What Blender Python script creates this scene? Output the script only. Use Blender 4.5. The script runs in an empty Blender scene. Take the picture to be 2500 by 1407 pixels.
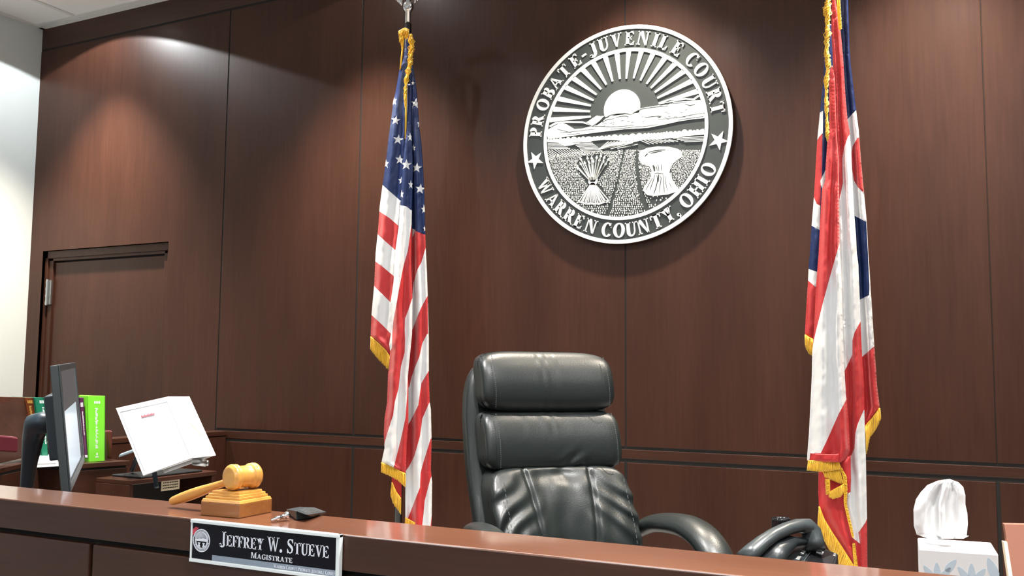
import bpy, bmesh, math, random
from mathutils import Vector, Matrix, noise
from mathutils.geometry import delaunay_2d_cdt
sc = bpy.context.scene
col = sc.collection
random.seed(7)
PI = math.pi
V = Vector

# ---------------------------------------------------------------- camera
yaw, pitch, roll = (math.radians(a) for a in (-27.28649, 5.18554, 0.53226))
FL = 2334.07                                   # focal length for a 2500 px wide frame
f_ = V((math.sin(yaw)*math.cos(pitch), math.cos(yaw)*math.cos(pitch), math.sin(pitch)))
r0 = V((math.cos(yaw), -math.sin(yaw), 0)); u0 = r0.cross(f_)
r_ = math.cos(roll)*r0 + math.sin(roll)*u0
u_ = -math.sin(roll)*r0 + math.cos(roll)*u0
CAM = V((0, 0, 1.47))
cd = bpy.data.cameras.new('camera'); cam = bpy.data.objects.new('camera', cd); col.objects.link(cam)
cd.sensor_width = 36; cd.lens = FL/2500*36; cd.clip_start = .05
cam.matrix_world = Matrix(((r_.x, u_.x, -f_.x, CAM.x), (r_.y, u_.y, -f_.y, CAM.y), (r_.z, u_.z, -f_.z, CAM.z), (0, 0, 0, 1)))
sc.camera = cam

def at(x, y, Y=None, Z=None, D=None, X=None):
    """world point seen at a photograph pixel, on a plane of the room or at a distance"""
    d = f_*FL + (x-1250)*r_ - (y-703.5)*u_
    s = Y/d.y if Y is not None else (Z-1.47)/d.z if Z is not None else X/d.x if X is not None else D/FL
    return CAM + d*s

# ---------------------------------------------------------------- world, lights, exposure
w = bpy.data.worlds.new('world'); sc.world = w; w.use_nodes = True
w.node_tree.nodes['Background'].inputs[0].default_value = (.8, .9, 1, 1)
w.node_tree.nodes['Background'].inputs[1].default_value = .03
sc.view_settings.view_transform = 'Standard'; sc.view_settings.look = 'None'
sc.view_settings.gamma = 1; sc.view_settings.use_curve_mapping = False
sc.view_settings.exposure = 0.62

def area(loc, sx, sy, power, colr=(1, .97, .93), rot=(0, 0, 0)):
    l = bpy.data.lights.new('panel_light', 'AREA'); l.shape = 'RECTANGLE'; l.size = sx; l.size_y = sy
    l.energy = power; l.color = colr
    o = bpy.data.objects.new('panel_light', l); o.location = loc; o.rotation_euler = rot; col.objects.link(o)
    return o
def spot(loc, target, power, ang, blend=.5, size=.05, colr=(1, .93, .84)):
    l = bpy.data.lights.new('downlight_lamp', 'SPOT'); l.energy = power; l.spot_size = math.radians(ang)
    l.spot_blend = blend; l.shadow_soft_size = size; l.color = colr
    o = bpy.data.objects.new('downlight_lamp', l); o.location = loc; col.objects.link(o)
    o.rotation_euler = (V(target)-V(loc)).to_track_quat('-Z', 'Y').to_euler()
    return o
CZ = 3.51
TROFF = [(-3.4, -2.6), (-1.6, -2.6), (.2, -2.6), (2.0, -2.6)]
for x, y in TROFF:
    area((x, y, CZ-.03), 1.15, .55, 13, (.86, .93, 1))
WASH = [(-4.4, 3.27), (-2.62, 3.20), (-1.28, 3.27), (-.16, 3.24)]
WPOW = [(360, 26), (270, 3), (250, 3), (290, 3)]
for (x, y), p in zip(WASH, WPOW):
    spot((x, y, CZ-.02), (x, y, 0), p[0], 82, 1, .035, (1, .89, .74))
    if p[1]: spot((x, y, CZ-.02), (x, y, 0), p[1], 138, .03, .012, (.93, .98, 1))
BEN = [(-2.8, 1.7), (-1.45, 1.7), (-.15, 1.7), (1.15, 1.7), (.15, .35)]
for x, y in BEN:
    spot((x, y, CZ-.02), (x, y, 0), (310, 310, 330, 250, 170)[BEN.index((x, y))], 80, .8, .06, (1, .97, .93))
    spot((x, y, CZ-.02), (x, y, 0), 30, 152, .35, .05, (.96, .97, 1))

# ---------------------------------------------------------------- materials
def mat(name, colr, rough=.5, metal=0, spec=.5, coat=0, sheen=0, trans=0, emis=None, es=1, bump=None, bs=.2, var=0):
    m = bpy.data.materials.new(name); m.use_nodes = True; nt = m.node_tree; b = nt.nodes['Principled BSDF']
    b.inputs['Base Color'].default_value = (*colr, 1); b.inputs['Roughness'].default_value = rough
    b.inputs['Metallic'].default_value = metal; b.inputs['Specular IOR Level'].default_value = spec
    b.inputs['Coat Weight'].default_value = coat; b.inputs['Coat Roughness'].default_value = .12
    b.inputs['Sheen Weight'].default_value = sheen; b.inputs['Transmission Weight'].default_value = trans
    if emis: b.inputs['Emission Color'].default_value = (*emis, 1); b.inputs['Emission Strength'].default_value = es
    tc = nt.nodes.new('ShaderNodeTexCoord'); n = nt.nodes.new('ShaderNodeTexNoise')
    nt.links.new(tc.outputs['Object'], n.inputs['Vector'])
    n.inputs['Scale'].default_value = bump or 30; n.inputs['Detail'].default_value = 4
    if bump:
        bp = nt.nodes.new('ShaderNodeBump'); bp.inputs['Strength'].default_value = bs; bp.inputs['Distance'].default_value = .002
        nt.links.new(n.outputs['Fac'], bp.inputs['Height']); nt.links.new(bp.outputs['Normal'], b.inputs['Normal'])
    if var:
        mx = nt.nodes.new('ShaderNodeMix'); mx.data_type = 'RGBA'
        mx.inputs['A'].default_value = (*[c*(1-var) for c in colr], 1); mx.inputs['B'].default_value = (*[min(1, c*(1+var)) for c in colr], 1)
        nt.links.new(n.outputs['Fac'], mx.inputs['Factor']); nt.links.new(mx.outputs['Result'], b.inputs['Base Color'])
    return m

def wood(name, c1, c2, axis='Z', rough=.32, coat=.3, sc_=1.0, spec=.5):
    m = bpy.data.materials.new(name); m.use_nodes = True; nt = m.node_tree; b = nt.nodes['Principled BSDF']
    tc = nt.nodes.new('ShaderNodeTexCoord'); N = nt.nodes.new; L = nt.links.new
    def nz(scale, det, s3):
        mp = N('ShaderNodeMapping'); mp.inputs['Scale'].default_value = s3; L(tc.outputs['Object'], mp.inputs['Vector'])
        n = N('ShaderNodeTexNoise'); n.inputs['Scale'].default_value = scale; n.inputs['Detail'].default_value = det
        n.inputs['Roughness'].default_value = .6; L(mp.outputs['Vector'], n.inputs['Vector']); return n
    st = {'Z': (1, 1, .05), 'X': (.05, 1, 1), 'Y': (1, .05, 1)}[axis]; st2 = {'Z': (1, 1, .22), 'X': (.22, 1, 1), 'Y': (1, .22, 1)}[axis]
    a = nz(110*sc_, 5, st); c = nz(5*sc_, 3, st2)
    ad = N('ShaderNodeMath'); ad.operation = 'MULTIPLY_ADD'; ad.inputs[1].default_value = .45
    L(a.outputs['Fac'], ad.inputs[0])
    m2 = N('ShaderNodeMath'); m2.operation = 'MULTIPLY'; m2.inputs[1].default_value = .55; L(c.outputs['Fac'], m2.inputs[0]); L(m2.outputs[0], ad.inputs[2])
    cr = N('ShaderNodeValToRGB'); cr.color_ramp.elements[0].position = .3; cr.color_ramp.elements[1].position = .7
    cr.color_ramp.elements[0].color = (*c1, 1); cr.color_ramp.elements[1].color = (*c2, 1)
    L(ad.outputs[0], cr.inputs['Fac']); L(cr.outputs['Color'], b.inputs['Base Color'])
    b.inputs['Roughness'].default_value = rough; b.inputs['Coat Weight'].default_value = coat; b.inputs['Coat Roughness'].default_value = .18; b.inputs['Specular IOR Level'].default_value = spec
    return m

M = {}
M['wood'] = wood('panel_veneer', (.037, .0135, .0080), (.068, .026, .0155), 'Z', .42, .05, spec=.26)
M['woodx'] = wood('rail_veneer', (.037, .0135, .0080), (.070, .027, .0155), 'X', .38, .08, spec=.35)
M['woody'] = wood('return_veneer', (.037, .0135, .0080), (.068, .026, .0155), 'Y', .34, .2, spec=.4)
M['ledge'] = wood('ledge_veneer', (.125, .044, .021), (.20, .076, .036), 'X', .3, .5)
M['ledge'].node_tree.nodes['Principled BSDF'].inputs['Coat Weight'].default_value = .9; M['ledge'].node_tree.nodes['Principled BSDF'].inputs['Coat Roughness'].default_value = .07
M['gap'] = mat('dark_reveal', (.008, .006, .005), .8)
M['oak'] = wood('golden_maple', (.55, .24, .045), (.78, .40, .09), 'X', .3, .5, 1.4)
M['oakd'] = wood('amber_maple', (.22, .075, .02), (.36, .14, .035), 'X', .3, .5, 1.4)
M['wall'] = mat('white_paint', (.66, .70, .69), .7, bump=220, bs=.15)
M['ceil'] = mat('ceiling_tile', (.88, .88, .86), .9, bump=160, bs=.3)
M['grid'] = mat('ceiling_grid', (.74, .74, .71), .5)
M['floor'] = mat('carpet', (.40, .40, .40), .95, bump=300, bs=.5, var=.3)
M['alu'] = mat('white_metal', (.86, .88, .87), .45, spec=.5)
M['disc'] = mat('dark_disc', (.033, .041, .040), .45, bump=400, bs=.15, var=.15)
M['leather'] = mat('black_leather', (.011, .0145, .014), .37, spec=.42, bump=260, bs=.16)
M['stitch'] = mat('stitching', (.06, .07, .07), .6)
M['plastic'] = mat('black_plastic', (.018, .022, .024), .35)
M['gplastic'] = mat('grey_plastic', (.036, .044, .046), .32)
M['bluegrey'] = mat('slate_plastic', (.014, .028, .040), .4)
M['black'] = mat('gloss_black', (.008, .008, .009), .15)
M['chrome'] = mat('chrome', (.75, .76, .78), .18, metal=1)
M['steel'] = mat('brushed_steel', (.5, .52, .52), .35, metal=1)
M['gold'] = mat('gold_fringe', (.95, .56, .02), .45, spec=.5, sheen=.3)
M['red'] = mat('red_satin', (.56, .028, .03), .42, spec=.5, sheen=.2, bump=40, bs=.3)
M['white'] = mat('white_satin', (.80, .80, .80), .45, spec=.5, sheen=.2, bump=40, bs=.3)
M['blue'] = mat('navy_satin', (.012, .026, .105), .40, spec=.4, sheen=0, bump=40, bs=.3)
M['paper'] = mat('white_paper', (.88, .88, .88), .6)
M['vinyl'] = mat('white_vinyl', (.87, .87, .88), .3)
M['platebk'] = mat('plate_black', (.004, .0035, .007), .3, spec=.25)
M['clear'] = mat('clear_acrylic', (.82, .86, .86), .12, spec=.6)
M['slate'] = mat('slate_band', (.26, .31, .38), .4)
M['lilac'] = mat('white_lettering', (.80, .82, .90), .4)
M['lime'] = mat('lime_cover', (.22, .80, .04), .35)
M['green'] = mat('green_cover', (.012, .19, .10), .4)
M['purple'] = mat('purple_cover', (.11, .02, .08), .4)
M['brown'] = mat('brown_cover', (.14, .035, .01), .35, bump=40, bs=.3, var=.5)
M['mottle'] = mat('marbled_cover', (.05, .02, .014), .4, bump=14, bs=.1, var=.9)
M['maroon'] = mat('maroon_leather', (.13, .02, .03), .3)
M['goldink'] = mat('gold_ink', (.55, .33, .06), .4)
M['redink'] = mat('red_ink', (.6, .06, .09), .5)
M['amberink'] = mat('amber_print', (.85, .62, .22), .5)
M['leaf'] = mat('pale_blue_print', (.58, .70, .78), .6)
M['board'] = mat('reddish_board', (.28, .12, .08), .45)
M['cream'] = mat('cream_edge', (.80, .68, .48), .6)
M['lamp'] = mat('lit_diffuser', (.9, .9, .9), .5, emis=(1, .98, .95), es=5)

# ---------------------------------------------------------------- helpers
class MB:
    def __init__(s): s.v = []; s.f = []; s.m = []
    def add(s, vs, fs, mi=0):
        o = len(s.v); s.v += [tuple(v) for v in vs]; s.f += [[i+o for i in f] for f in fs]; s.m += [mi]*len(fs); return s
    def box(s, a, b, mi=0):
        (x0, y0, z0), (x1, y1, z1) = a, b
        return s.hexa([(x0,y0,z0),(x1,y0,z0),(x1,y1,z0),(x0,y1,z0),(x0,y0,z1),(x1,y0,z1),(x1,y1,z1),(x0,y1,z1)], mi)
    def hexa(s, p, mi=0):
        return s.add(p, [[0,3,2,1],[4,5,6,7],[0,1,5,4],[1,2,6,5],[2,3,7,6],[3,0,4,7]], mi)
    def prism(s, pts, y0, y1, mi=0, fn=None):
        """polygon in (x, z) extruded from y0 (back) to y1 (front)"""
        ar = sum(pts[i][0]*pts[(i+1) % len(pts)][1]-pts[(i+1) % len(pts)][0]*pts[i][1] for i in range(len(pts)))
        if ar < 0: pts = pts[::-1]
        n = len(pts); fn = fn or (lambda x, y, z: (x, y, z))
        vs = [fn(x, y0, z) for x, z in pts]+[fn(x, y1, z) for x, z in pts]
        fs = [list(range(n))[::-1], list(range(n, 2*n))]+[[i, (i+1) % n, n+(i+1) % n, n+i] for i in range(n)]
        return s.add(vs, fs, mi)
    def tube(s, path, rad, n=10, mi=0, caps=True, flat=None):
        path = [V(p) for p in path]; k = len(path); R = rad if isinstance(rad, (list, tuple)) else [rad]*k
        vs = []; prev = None
        for i, p in enumerate(path):
            t = (path[min(i+1, k-1)]-path[max(i-1, 0)]).normalized()
            if prev is None: a = t.cross(V((0, 0, 1))) if abs(t.z) < .9 else t.cross(V((0, 1, 0)))
            else: a = prev-t*prev.dot(t)
            a.normalize(); b = t.cross(a); prev = a
            fx, fy = flat or (1, 1)
            for j in range(n):
                an = 2*PI*j/n; vs.append(p+a*math.cos(an)*R[i]*fx+b*math.sin(an)*R[i]*fy)
        fs = [[i*n+j, i*n+(j+1) % n, (i+1)*n+(j+1) % n, (i+1)*n+j] for i in range(k-1) for j in range(n)]
        if caps: fs += [list(range(n))[::-1], [(k-1)*n+j for j in range(n)]]
        return s.add(vs, fs, mi)
    def lathe(s, prof, n=32, mi=0, o=(0, 0, 0), ax=None):
        """profile of (radius, height) turned about an axis"""
        q = V((0, 0, 1)).rotation_difference(V(ax)) if ax is not None else None
        vs = []
        for r, h in prof:
            for j in range(n):
                p = V((r*math.cos(2*PI*j/n), r*math.sin(2*PI*j/n), h))
                if q: p = q @ p
                vs.append(p+V(o))
        k = len(prof)
        fs = [[i*n+j, i*n+(j+1) % n, (i+1)*n+(j+1) % n, (i+1)*n+j] for i in range(k-1) for j in range(n)]
        fs += [list(range(n))[::-1], [(k-1)*n+j for j in range(n)]]
        return s.add(vs, fs, mi)
    def build(s, name, mats, parent=None, smooth=False, bevel=0, sub=0, local=False, merge=False):
        if not isinstance(mats, (list, tuple)): mats = [mats]
        me = bpy.data.meshes.new(name); off = V((0, 0, 0))
        if parent is not None and not local: off = WL.get(parent.name, V((0, 0, 0)))
        me.from_pydata([V(v)-off for v in s.v], [], s.f)
        for m in mats: me.materials.append(m)
        for p, mi in zip(me.polygons, s.m): p.material_index = mi; p.use_smooth = smooth
        bm = bmesh.new(); bm.from_mesh(me)
        if merge: bmesh.ops.remove_doubles(bm, verts=bm.verts, dist=merge)
        bmesh.ops.recalc_face_normals(bm, faces=bm.faces)
        bm.to_mesh(me); bm.free(); me.update()
        o = bpy.data.objects.new(name, me); col.objects.link(o)
        if parent is not None: o.parent = parent; WL[o.name] = off if not local else V((0, 0, 0))
        if bevel:
            b = o.modifiers.new('bevel', 'BEVEL'); b.width = bevel; b.segments = 2; b.limit_method = 'ANGLE'; b.angle_limit = .6
        if sub:
            b = o.modifiers.new('sub', 'SUBSURF'); b.levels = b.render_levels = sub
        return o
WL = {}
def tag(o, label, cat, group=None, kind=None):
    if label: o['label'] = label
    if cat: o['category'] = cat
    if group: o['group'] = group
    if kind: o['kind'] = kind
    return o
def thing(name, label, cat, loc, rz=0, group=None):
    o = bpy.data.objects.new(name, None); col.objects.link(o); o.location = loc; o.rotation_euler.z = rz
    o.empty_display_size = .05; WL[o.name] = V(loc)
    return tag(o, label, cat, group)
def struct(o): o['kind'] = 'structure'; return o
def lab(o, l): o['label'] = l; return o
def lerp(a, b, t): return a+(b-a)*t

# ---------------------------------------------------------------- room shell
XL, XR, YB, YF = -5.06, 3.6, 3.65, -5.0
struct(MB().box((XL-.1, YF-.1, -.1), (XR+.1, YB+.2, 0)).box((-3.56, 1.03, 0), (XR, YB, .32)).build('floor', M['floor']))
struct(MB().box((XL-.12, YF, 0), (XL, YB+.1, CZ)).build('wall_left', M['wall']))
struct(MB().box((XR, YF, 0), (XR+.12, YB+.1, CZ)).build('wall_right', M['wall']))
struct(MB().box((XL-.12, YF-.12, 0), (XR+.12, YF, CZ)).build('wall_front', M['wall']))
c = struct(MB().box((XL-.12, YF-.12, CZ), (XR+.12, YB+.2, CZ+.1)).build('ceiling', M['ceil']))
g = MB()
x = -4.705
while x < XR: g.box((x-.012, YF, CZ-.006), (x+.012, YB, CZ)); x += .61
y = 3.595
while y > YF: g.box((XL, y-.012, CZ-.007), (XR, y+.012, CZ)); y -= 1.22
g.box((XL, YB-.03, CZ-.008), (XR, YB, CZ)); g.box((XL, YF, CZ-.008), (XL+.025, YB, CZ))
lab(g.build('ceiling_grid', M['grid'], c), 'white metal grid between the ceiling tiles')

# panelled back wall: dark backing, veneered panels with reveals between
T = .022
wb = struct(MB().box((XL, YB+.002, 0), (-4.951, YB+.12, CZ)).box((-3.944, YB+.002, 0), (XR, YB+.12, CZ)).box((-4.951, YB+.002, 2.16), (-3.944, YB+.12, CZ)).build('wall_back', M['gap']))
def panel(x0, x1, z0, z1, m='wood', name='panel'):
    MB().box((x0, YB-.0, z0), (x1, YB+.02, z1)).build(name, M[m], wb, bevel=.0018)
RT, RB, LT, TG = 1.1765, 1.140, 1.1247, 3.378
panel(XL, XR, TG, CZ, 'woodx', 'fascia')
UB = 1.188; UT = TG-.013
xs = [-3.562, -2.706, -1.364, -.037, 1.29, 2.62]
gw = [.009, .008, .006, .0025, .006, .006]
m = MB(); xa, xb = XL, xs[0]-gw[0]/2
m.prism([(xa, 0), (-4.951, 0), (-4.951, 2.16), (-3.944, 2.16), (-3.944, 0), (xb, 0), (xb, UT), (xa, UT)], YB+.02, YB)
m.build('panel', M['wood'], wb)
for i in range(5): panel(xs[i]+gw[i]/2, xs[i+1]-gw[i+1]/2, UB, UT)
panel(xs[5]+.004, XR, UB, UT)
panel(xs[0]+.004, XR, RB, RT, 'woodx', 'rail')
for i in range(5): panel(xs[i]+.006, xs[i+1]-.006, .32, LT)
panel(xs[5]+.006, XR, .32, LT)

# door in the left panel
door = struct(thing('door_1', None, None, (-4.45, YB, 0)))
del_keys = [k for k in ('label', 'category') if k in door.keys()]
fr = MB()
for a, b in (((-4.951, YB+.018, 0), (-4.928, YB+.1, 2.16)), ((-3.967, YB+.018, 0), (-3.944, YB+.1, 2.16)), ((-4.951, YB+.018, 2.118), (-3.944, YB+.1, 2.16))): fr.box(a, b)
for a, b in (((-4.928, YB+.028, 0), (-4.892, YB+.1, 2.118)), ((-4.0, YB+.028, 0), (-3.967, YB+.1, 2.118)), ((-4.93, YB+.028, 2.102), (-3.96, YB+.1, 2.13))): fr.box(a, b)
fr.build('door_frame', M['wood'], door, bevel=.002)
MB().box((-4.888, YB+.04, .01), (-4.003, YB+.085, 2.094)).build('door_leaf', M['wood'], door, bevel=.003)
h = MB(); h.tube([(-4.912, YB+.012, 1.845), (-4.912, YB+.012, 1.995)], .008, 12)
h.box((-4.935, YB+.018, 1.85), (-4.914, YB+.03, 1.99)); h.box((-4.91, YB+.018, 1.85), (-4.888, YB+.03, 1.99))
for k in range(4): h.tube([(-4.912, YB+.012, 1.852+k*.04), (-4.912, YB+.012, 1.866+k*.04)], .0095, 12)
lab(h.build('hinge', M['steel'], door), 'silver hinge knuckle on the left side of the door')

# ---------------------------------------------------------------- lamps in the ceiling
def can(x, y, lbl, grp):
    t = thing('recessed_downlight', lbl, 'ceiling light', (x, y, CZ), group=grp)
    m = MB(); n = 32
    m.lathe([(.085, 0), (.085, -.006), (.065, -.008), (.062, 0)], 32, o=(x, y, CZ)); m.build('trim_ring', M['grid'], t, smooth=True)
    MB().lathe([(.06, -.001), (.06, -.003)], 32, o=(x, y, CZ)).build('lens', M['lamp'], t)
for x, y in WASH: can(x, y, 'small round recessed downlight in the ceiling close to the panelled wall', 'wall washing downlights')
for x, y in BEN: can(x, y, 'small round recessed downlight in the ceiling above the bench', 'downlights above the bench')
for x, y in TROFF:
    t = thing('ceiling_panel_light', 'white rectangular light panel set in the tiled ceiling', 'ceiling light', (x, y, CZ), group='rectangular ceiling light panels')
    m = MB()
    for a, b in (((x-.6, y-.3, CZ-.012), (x+.6, y-.285, CZ)), ((x-.6, y+.285, CZ-.012), (x+.6, y+.3, CZ)), ((x-.6, y-.285, CZ-.012), (x-.585, y+.285, CZ)), ((x+.585, y-.285, CZ-.012), (x+.6, y+.285, CZ))): m.box(a, b)
    m.build('frame', M['grid'], t)
    MB().box((x-.585, y-.285, CZ-.006), (x+.585, y+.285, CZ)).build('diffuser', M['lamp'], t)

# ---------------------------------------------------------------- bench
LZ = 1.267
bench = thing('judge_bench', 'long dark wood judge bench with reddish brown ledge and panelled front', 'bench', (-1, 1.0, 0))
MB().box((-3.4, 1.0, LZ-.045), (1.8, 1.113, LZ)).build('ledge', [M['ledge']], bench, bevel=.0015)
lab(bpy.data.objects['ledge'], 'glossy reddish brown top ledge')
MB().box((-3.4, 1.012, 0), (1.8, 1.07, LZ-.045)).build('backing', M['gap'], bench)
b = MB()
bx = [-3.4, -2.55, -1.2135, .12, 1.45]
for i in range(4): MB().box((bx[i]+.004, 1.0, .1), (bx[i+1]-.004, 1.02, 1.2139)).build('front_panel', M['woodx'], bench, bevel=.002)

MB().box((-3.4, .995, 0), (1.8, 1.02, .095)).build('kick_board', M['woodx'], bench, bevel=.002)
DZ = 1.09
MB().box((-2.9, 1.07, DZ-.03), (1.8, 1.98, DZ)).build('desktop', M['woodx'], bench, bevel=.002)
b = MB()
for x in (-2.9, -2.0, .2, 1.77): MB().box((x, 1.07, .32), (x+.03, 1.75, DZ-.03)).build('support_panel', M['wood'], bench)
# fascia in the dark veneer just under the ledge
MB().box((-3.4, .9995, 1.222), (1.8, 1.012, 1.2655)).build('fascia', M['woodx'], bench, bevel=.001)

# half wall closing the bench at the left
hw = thing('half_wall', 'low dark wood half wall meeting the panelled wall below the rail', 'partition', (-3.5, 3.1, .32))
MB().box((-3.56, 2.66, .32), (-3.485, 3.645, 1.15)).build('body', M['wood'], hw, bevel=.002)
MB().box((-3.57, 2.65, 1.153), (-3.482, 3.647, 1.176)).build('cap', M['woody'], hw, bevel=.003)

# counter at the left with the law books
ct = thing('side_counter', 'dark wood side counter carrying the row of law books', 'counter', (-3.2, 2.2, .32))
top = [(-3.84, 2.62), (-2.985, 2.62), (-3.03, 2.42), (-3.262, 2.42), (-3.04, 2.05), (-3.2, 1.86), (-3.84, 1.86)]
def slab(pts, z0, z1, ins=0):
    m = MB(); cx = sum(p[0] for p in pts)/len(pts); cy = sum(p[1] for p in pts)/len(pts)
    pts = [(lerp(x, cx, ins), lerp(y, cy, ins)) for x, y in pts]
    return m.prism(pts, z0, z1, fn=lambda x, y, z: (x, z, y))
slab(top, 1.112, 1.13).build('worktop', M['woody'], ct, bevel=.002)
slab(top, .32, 1.104, .02).build('cabinet_body', M['woody'], ct, bevel=.002)
slab(top, 1.104, 1.112, .03).build('shadow_gap', M['gap'], ct)

# low shelf unit with a card
su = thing('shelf_unit', 'low open wood shelf unit with pale card under its top, below the white binder', 'shelf', (-2.95, 2.64, .32))
b = MB(); b.box((-2.975, 2.46, 1.064), (-2.79, 2.875, 1.08)); b.build('top_board', M['woody'], su, bevel=.002)
b = MB(); b.box((-2.975, 2.46, .32), (-2.80, 2.478, 1.064)); b.build('side_panel', M['wood'], su, bevel=.002)
b = MB(); b.box((-2.975, 2.855, .32), (-2.795, 2.873, 1.064)); b.build('side_panel', M['wood'], su, bevel=.002)
b = MB(); b.box((-2.975, 2.478, .32), (-2.968, 2.855, 1.064)); b.build('back_panel', M['gap'], su)
b = MB(); b.box((-2.968, 2.478, .7), (-2.81, 2.855, .716)); b.build('shelf_board', M['woody'], su, bevel=.002)
b = MB(); b.box((-2.86, 2.66, 1.018), (-2.858, 2.75, 1.060))
for k in range(3):
    for j in range(9): b.box((-2.8581, 2.667+j*.0085, 1.026+k*.010), (-2.8570, 2.6725+j*.0085, 1.0295+k*.010), 1)
lab(b.build('card', [M['cream'], M['gap']], su), 'small pale printed card')

# ---------------------------------------------------------------- serif lettering drawn as strokes
def ring(cx, cy, rx, ry, T, t, a0, a1, n=26):
    out = []
    for i in range(n):
        q = []
        for a in (a0+(a1-a0)*i/n, a0+(a1-a0)*(i+1)/n):
            a = math.radians(a); q.append(((cx+rx*math.cos(a), cy+ry*math.sin(a)), (cx+(rx-T)*math.cos(a), cy+(ry-t)*math.sin(a))))
        out.append([q[0][0], q[1][0], q[1][1], q[0][1]])
    return out
def rc(a, b, c, d): return [[(a, b), (c, b), (c, d), (a, d)]]
def dg(x0, y0, x1, y1, wd): return [[(x0, y0), (x0+wd, y0), (x1+wd, y1), (x1, y1)]]
def stem(x, wd, t, e=.08): return rc(x, 0, x+wd, 1)+rc(x-e, 0, x+wd+e, t*.75)+rc(x-e, 1-t*.75, x+wd+e, 1)
def stroke(pts, ws):
    out = []; L = []
    for i, (x, y) in enumerate(pts):
        a = pts[max(i-1, 0)]; b = pts[min(i+1, len(pts)-1)]; d = math.hypot(b[0]-a[0], b[1]-a[1]) or 1
        nx, ny = -(b[1]-a[1])/d, (b[0]-a[0])/d; h = ws[i]/2
        L.append(((x+nx*h, y+ny*h), (x-nx*h, y-ny*h)))
    for i in range(len(L)-1): out.append([L[i][0], L[i+1][0], L[i+1][1], L[i][1]])
    return out
def glyph(ch, T=.22, t=.085):
    if ch == 'A': return dg(.06, 0, .36, 1, t)+[[(.60, 0), (.60+T*1.1, 0), (.47, 1), (.36, 1)]]+rc(.2, .28, .62, .28+t)+rc(0, 0, .22, t*.7)+rc(.52, 0, .92, t*.7), .92
    if ch == 'B': return stem(.08, T, t)+ring(.36, .75, .30, .25, T*.85, t, -90, 90)+ring(.36, .27, .38, .27, T, t, -90, 90)+rc(.2, 0, .38, t)+rc(.2, 1-t, .38, 1)+rc(.2, .5, .38, .5+t*.8), .78
    if ch == 'C': return ring(.45, .5, .43, .52, T, t, 42, 322)+rc(.70, .66, .76, 1.0)+[[(.72, .98), (.76, 1.0), (.76, .7), (.70, .7)]], .82
    if ch == 'E': return stem(.08, T, t)+rc(.2, 0, .70, t)+rc(.2, 1-t, .66, 1)+rc(.2, .48, .5, .48+t)+[[(.66, 0), (.73, .27), (.68, .27), (.56, t)]]+[[(.66, 1), (.66, .76), (.62, .76), (.52, 1-t)]]+rc(.45, .37, .5, .64), .76
    if ch == 'F': return stem(.08, T, t)+rc(.2, 1-t, .64, 1)+rc(.2, .48, .48, .48+t)+[[(.66, 1), (.66, .74), (.62, .74), (.5, 1-t)]]+rc(.43, .37, .48, .64), .68
    if ch == 'G': return ring(.45, .5, .43, .52, T, t, 42, 322)+rc(.70, .70, .76, 1.0)+rc(.62, .05, .62+T, .45)+rc(.54, .42, .92, .42+t*.7), .90
    if ch == 'H': return stem(.08, T, t)+stem(.62, T, t)+rc(.2, .47, .7, .47+t), .92
    if ch == 'I': return stem(.08, T, t), .38
    if ch == 'J': return rc(.24, .12, .24+T, 1)+rc(.14, 1-t*.75, .56, 1)+ring(.16, .12, .30, .26, T, t*1.6, -170, 0, 14)+ring(-.02, .06, .1, .1, .1, .1, 0, 360, 12), .56
    if ch == 'L': return stem(.08, T, t)+rc(.2, 0, .66, t)+[[(.63, 0), (.70, .32), (.65, .32), (.5, t)]], .72
    if ch == 'M': return rc(.08, 0, .08+t, 1)+rc(.80, 0, .80+T, 1)+[[(.08, 1), (.08+T*1.05, 1), (.58, 0), (.50, 0)]]+dg(.50, 0, .80, 1, t)+rc(0, 0, .26, t*.7)+rc(.70, 0, 1.1, t*.7)+rc(0, 1-t*.7, .2, 1)+rc(.8, 1-t*.7, 1.1, 1), 1.1
    if ch == 'N': return rc(.08, 0, .08+t, 1)+rc(.70, 0, .70+t, 1)+[[(.06, 1), (.06+T*1.15, 1), (.78, 0), (.66, 0)]]+rc(-.02, 0, .27, t*.7)+rc(.58, 1-t*.7, .90, 1)+rc(-.02, 1-t*.7, .2, 1), .88
    if ch == 'O': return ring(.46, .5, .45, .53, T, t, 0, 360, 36), .92
    if ch == 'P': return stem(.08, T, t)+ring(.36, .72, .34, .28, T, t, -90, 90)+rc(.2, .44, .38, .44+t)+rc(.2, 1-t, .38, 1), .74
    if ch == 'R': return stem(.08, T, t)+ring(.36, .73, .32, .27, T, t, -90, 90)+rc(.2, .46, .38, .46+t)+rc(.2, 1-t, .38, 1)+dg(.60, 0, .32, .5, T)+rc(.60, 0, .92, t*.7), .86
    if ch == 'S':
        P = [(.56, .80), (.50, .92), (.36, .97), (.20, .92), (.13, .78), (.18, .64), (.34, .53), (.50, .42), (.57, .27), (.50, .10), (.34, .03), (.18, .07), (.10, .22)]
        W = [t*.8, t, t*1.1, T*.6, T*.75, T*.95, T*1.1, T*1.05, T*.85, T*.6, t*1.1, t, t*.8]
        return stroke(P, W)+rc(.55, .72, .61, 1.0)+rc(.05, 0, .11, .3), .68
    if ch == 'T': return stem(.29, T, t)+rc(.04, 1-t, .76, 1)+[[(.02, 1), (.10, 1), (.08, .72), (.02, .72)]]+[[(.70, 1), (.78, 1), (.78, .72), (.72, .72)]], .80
    if ch == 'U': return rc(.10, .3, .10+T, 1)+rc(.66, .3, .66+t, 1)+ring(.42, .32, .32, .34, T, t*1.2, 180, 270, 12)+ring(.42, .32, .32, .34, t, t*1.2, 270, 360, 12)+rc(.01, 1-t*.75, .42, 1)+rc(.56, 1-t*.75, .86, 1), .86
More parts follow.
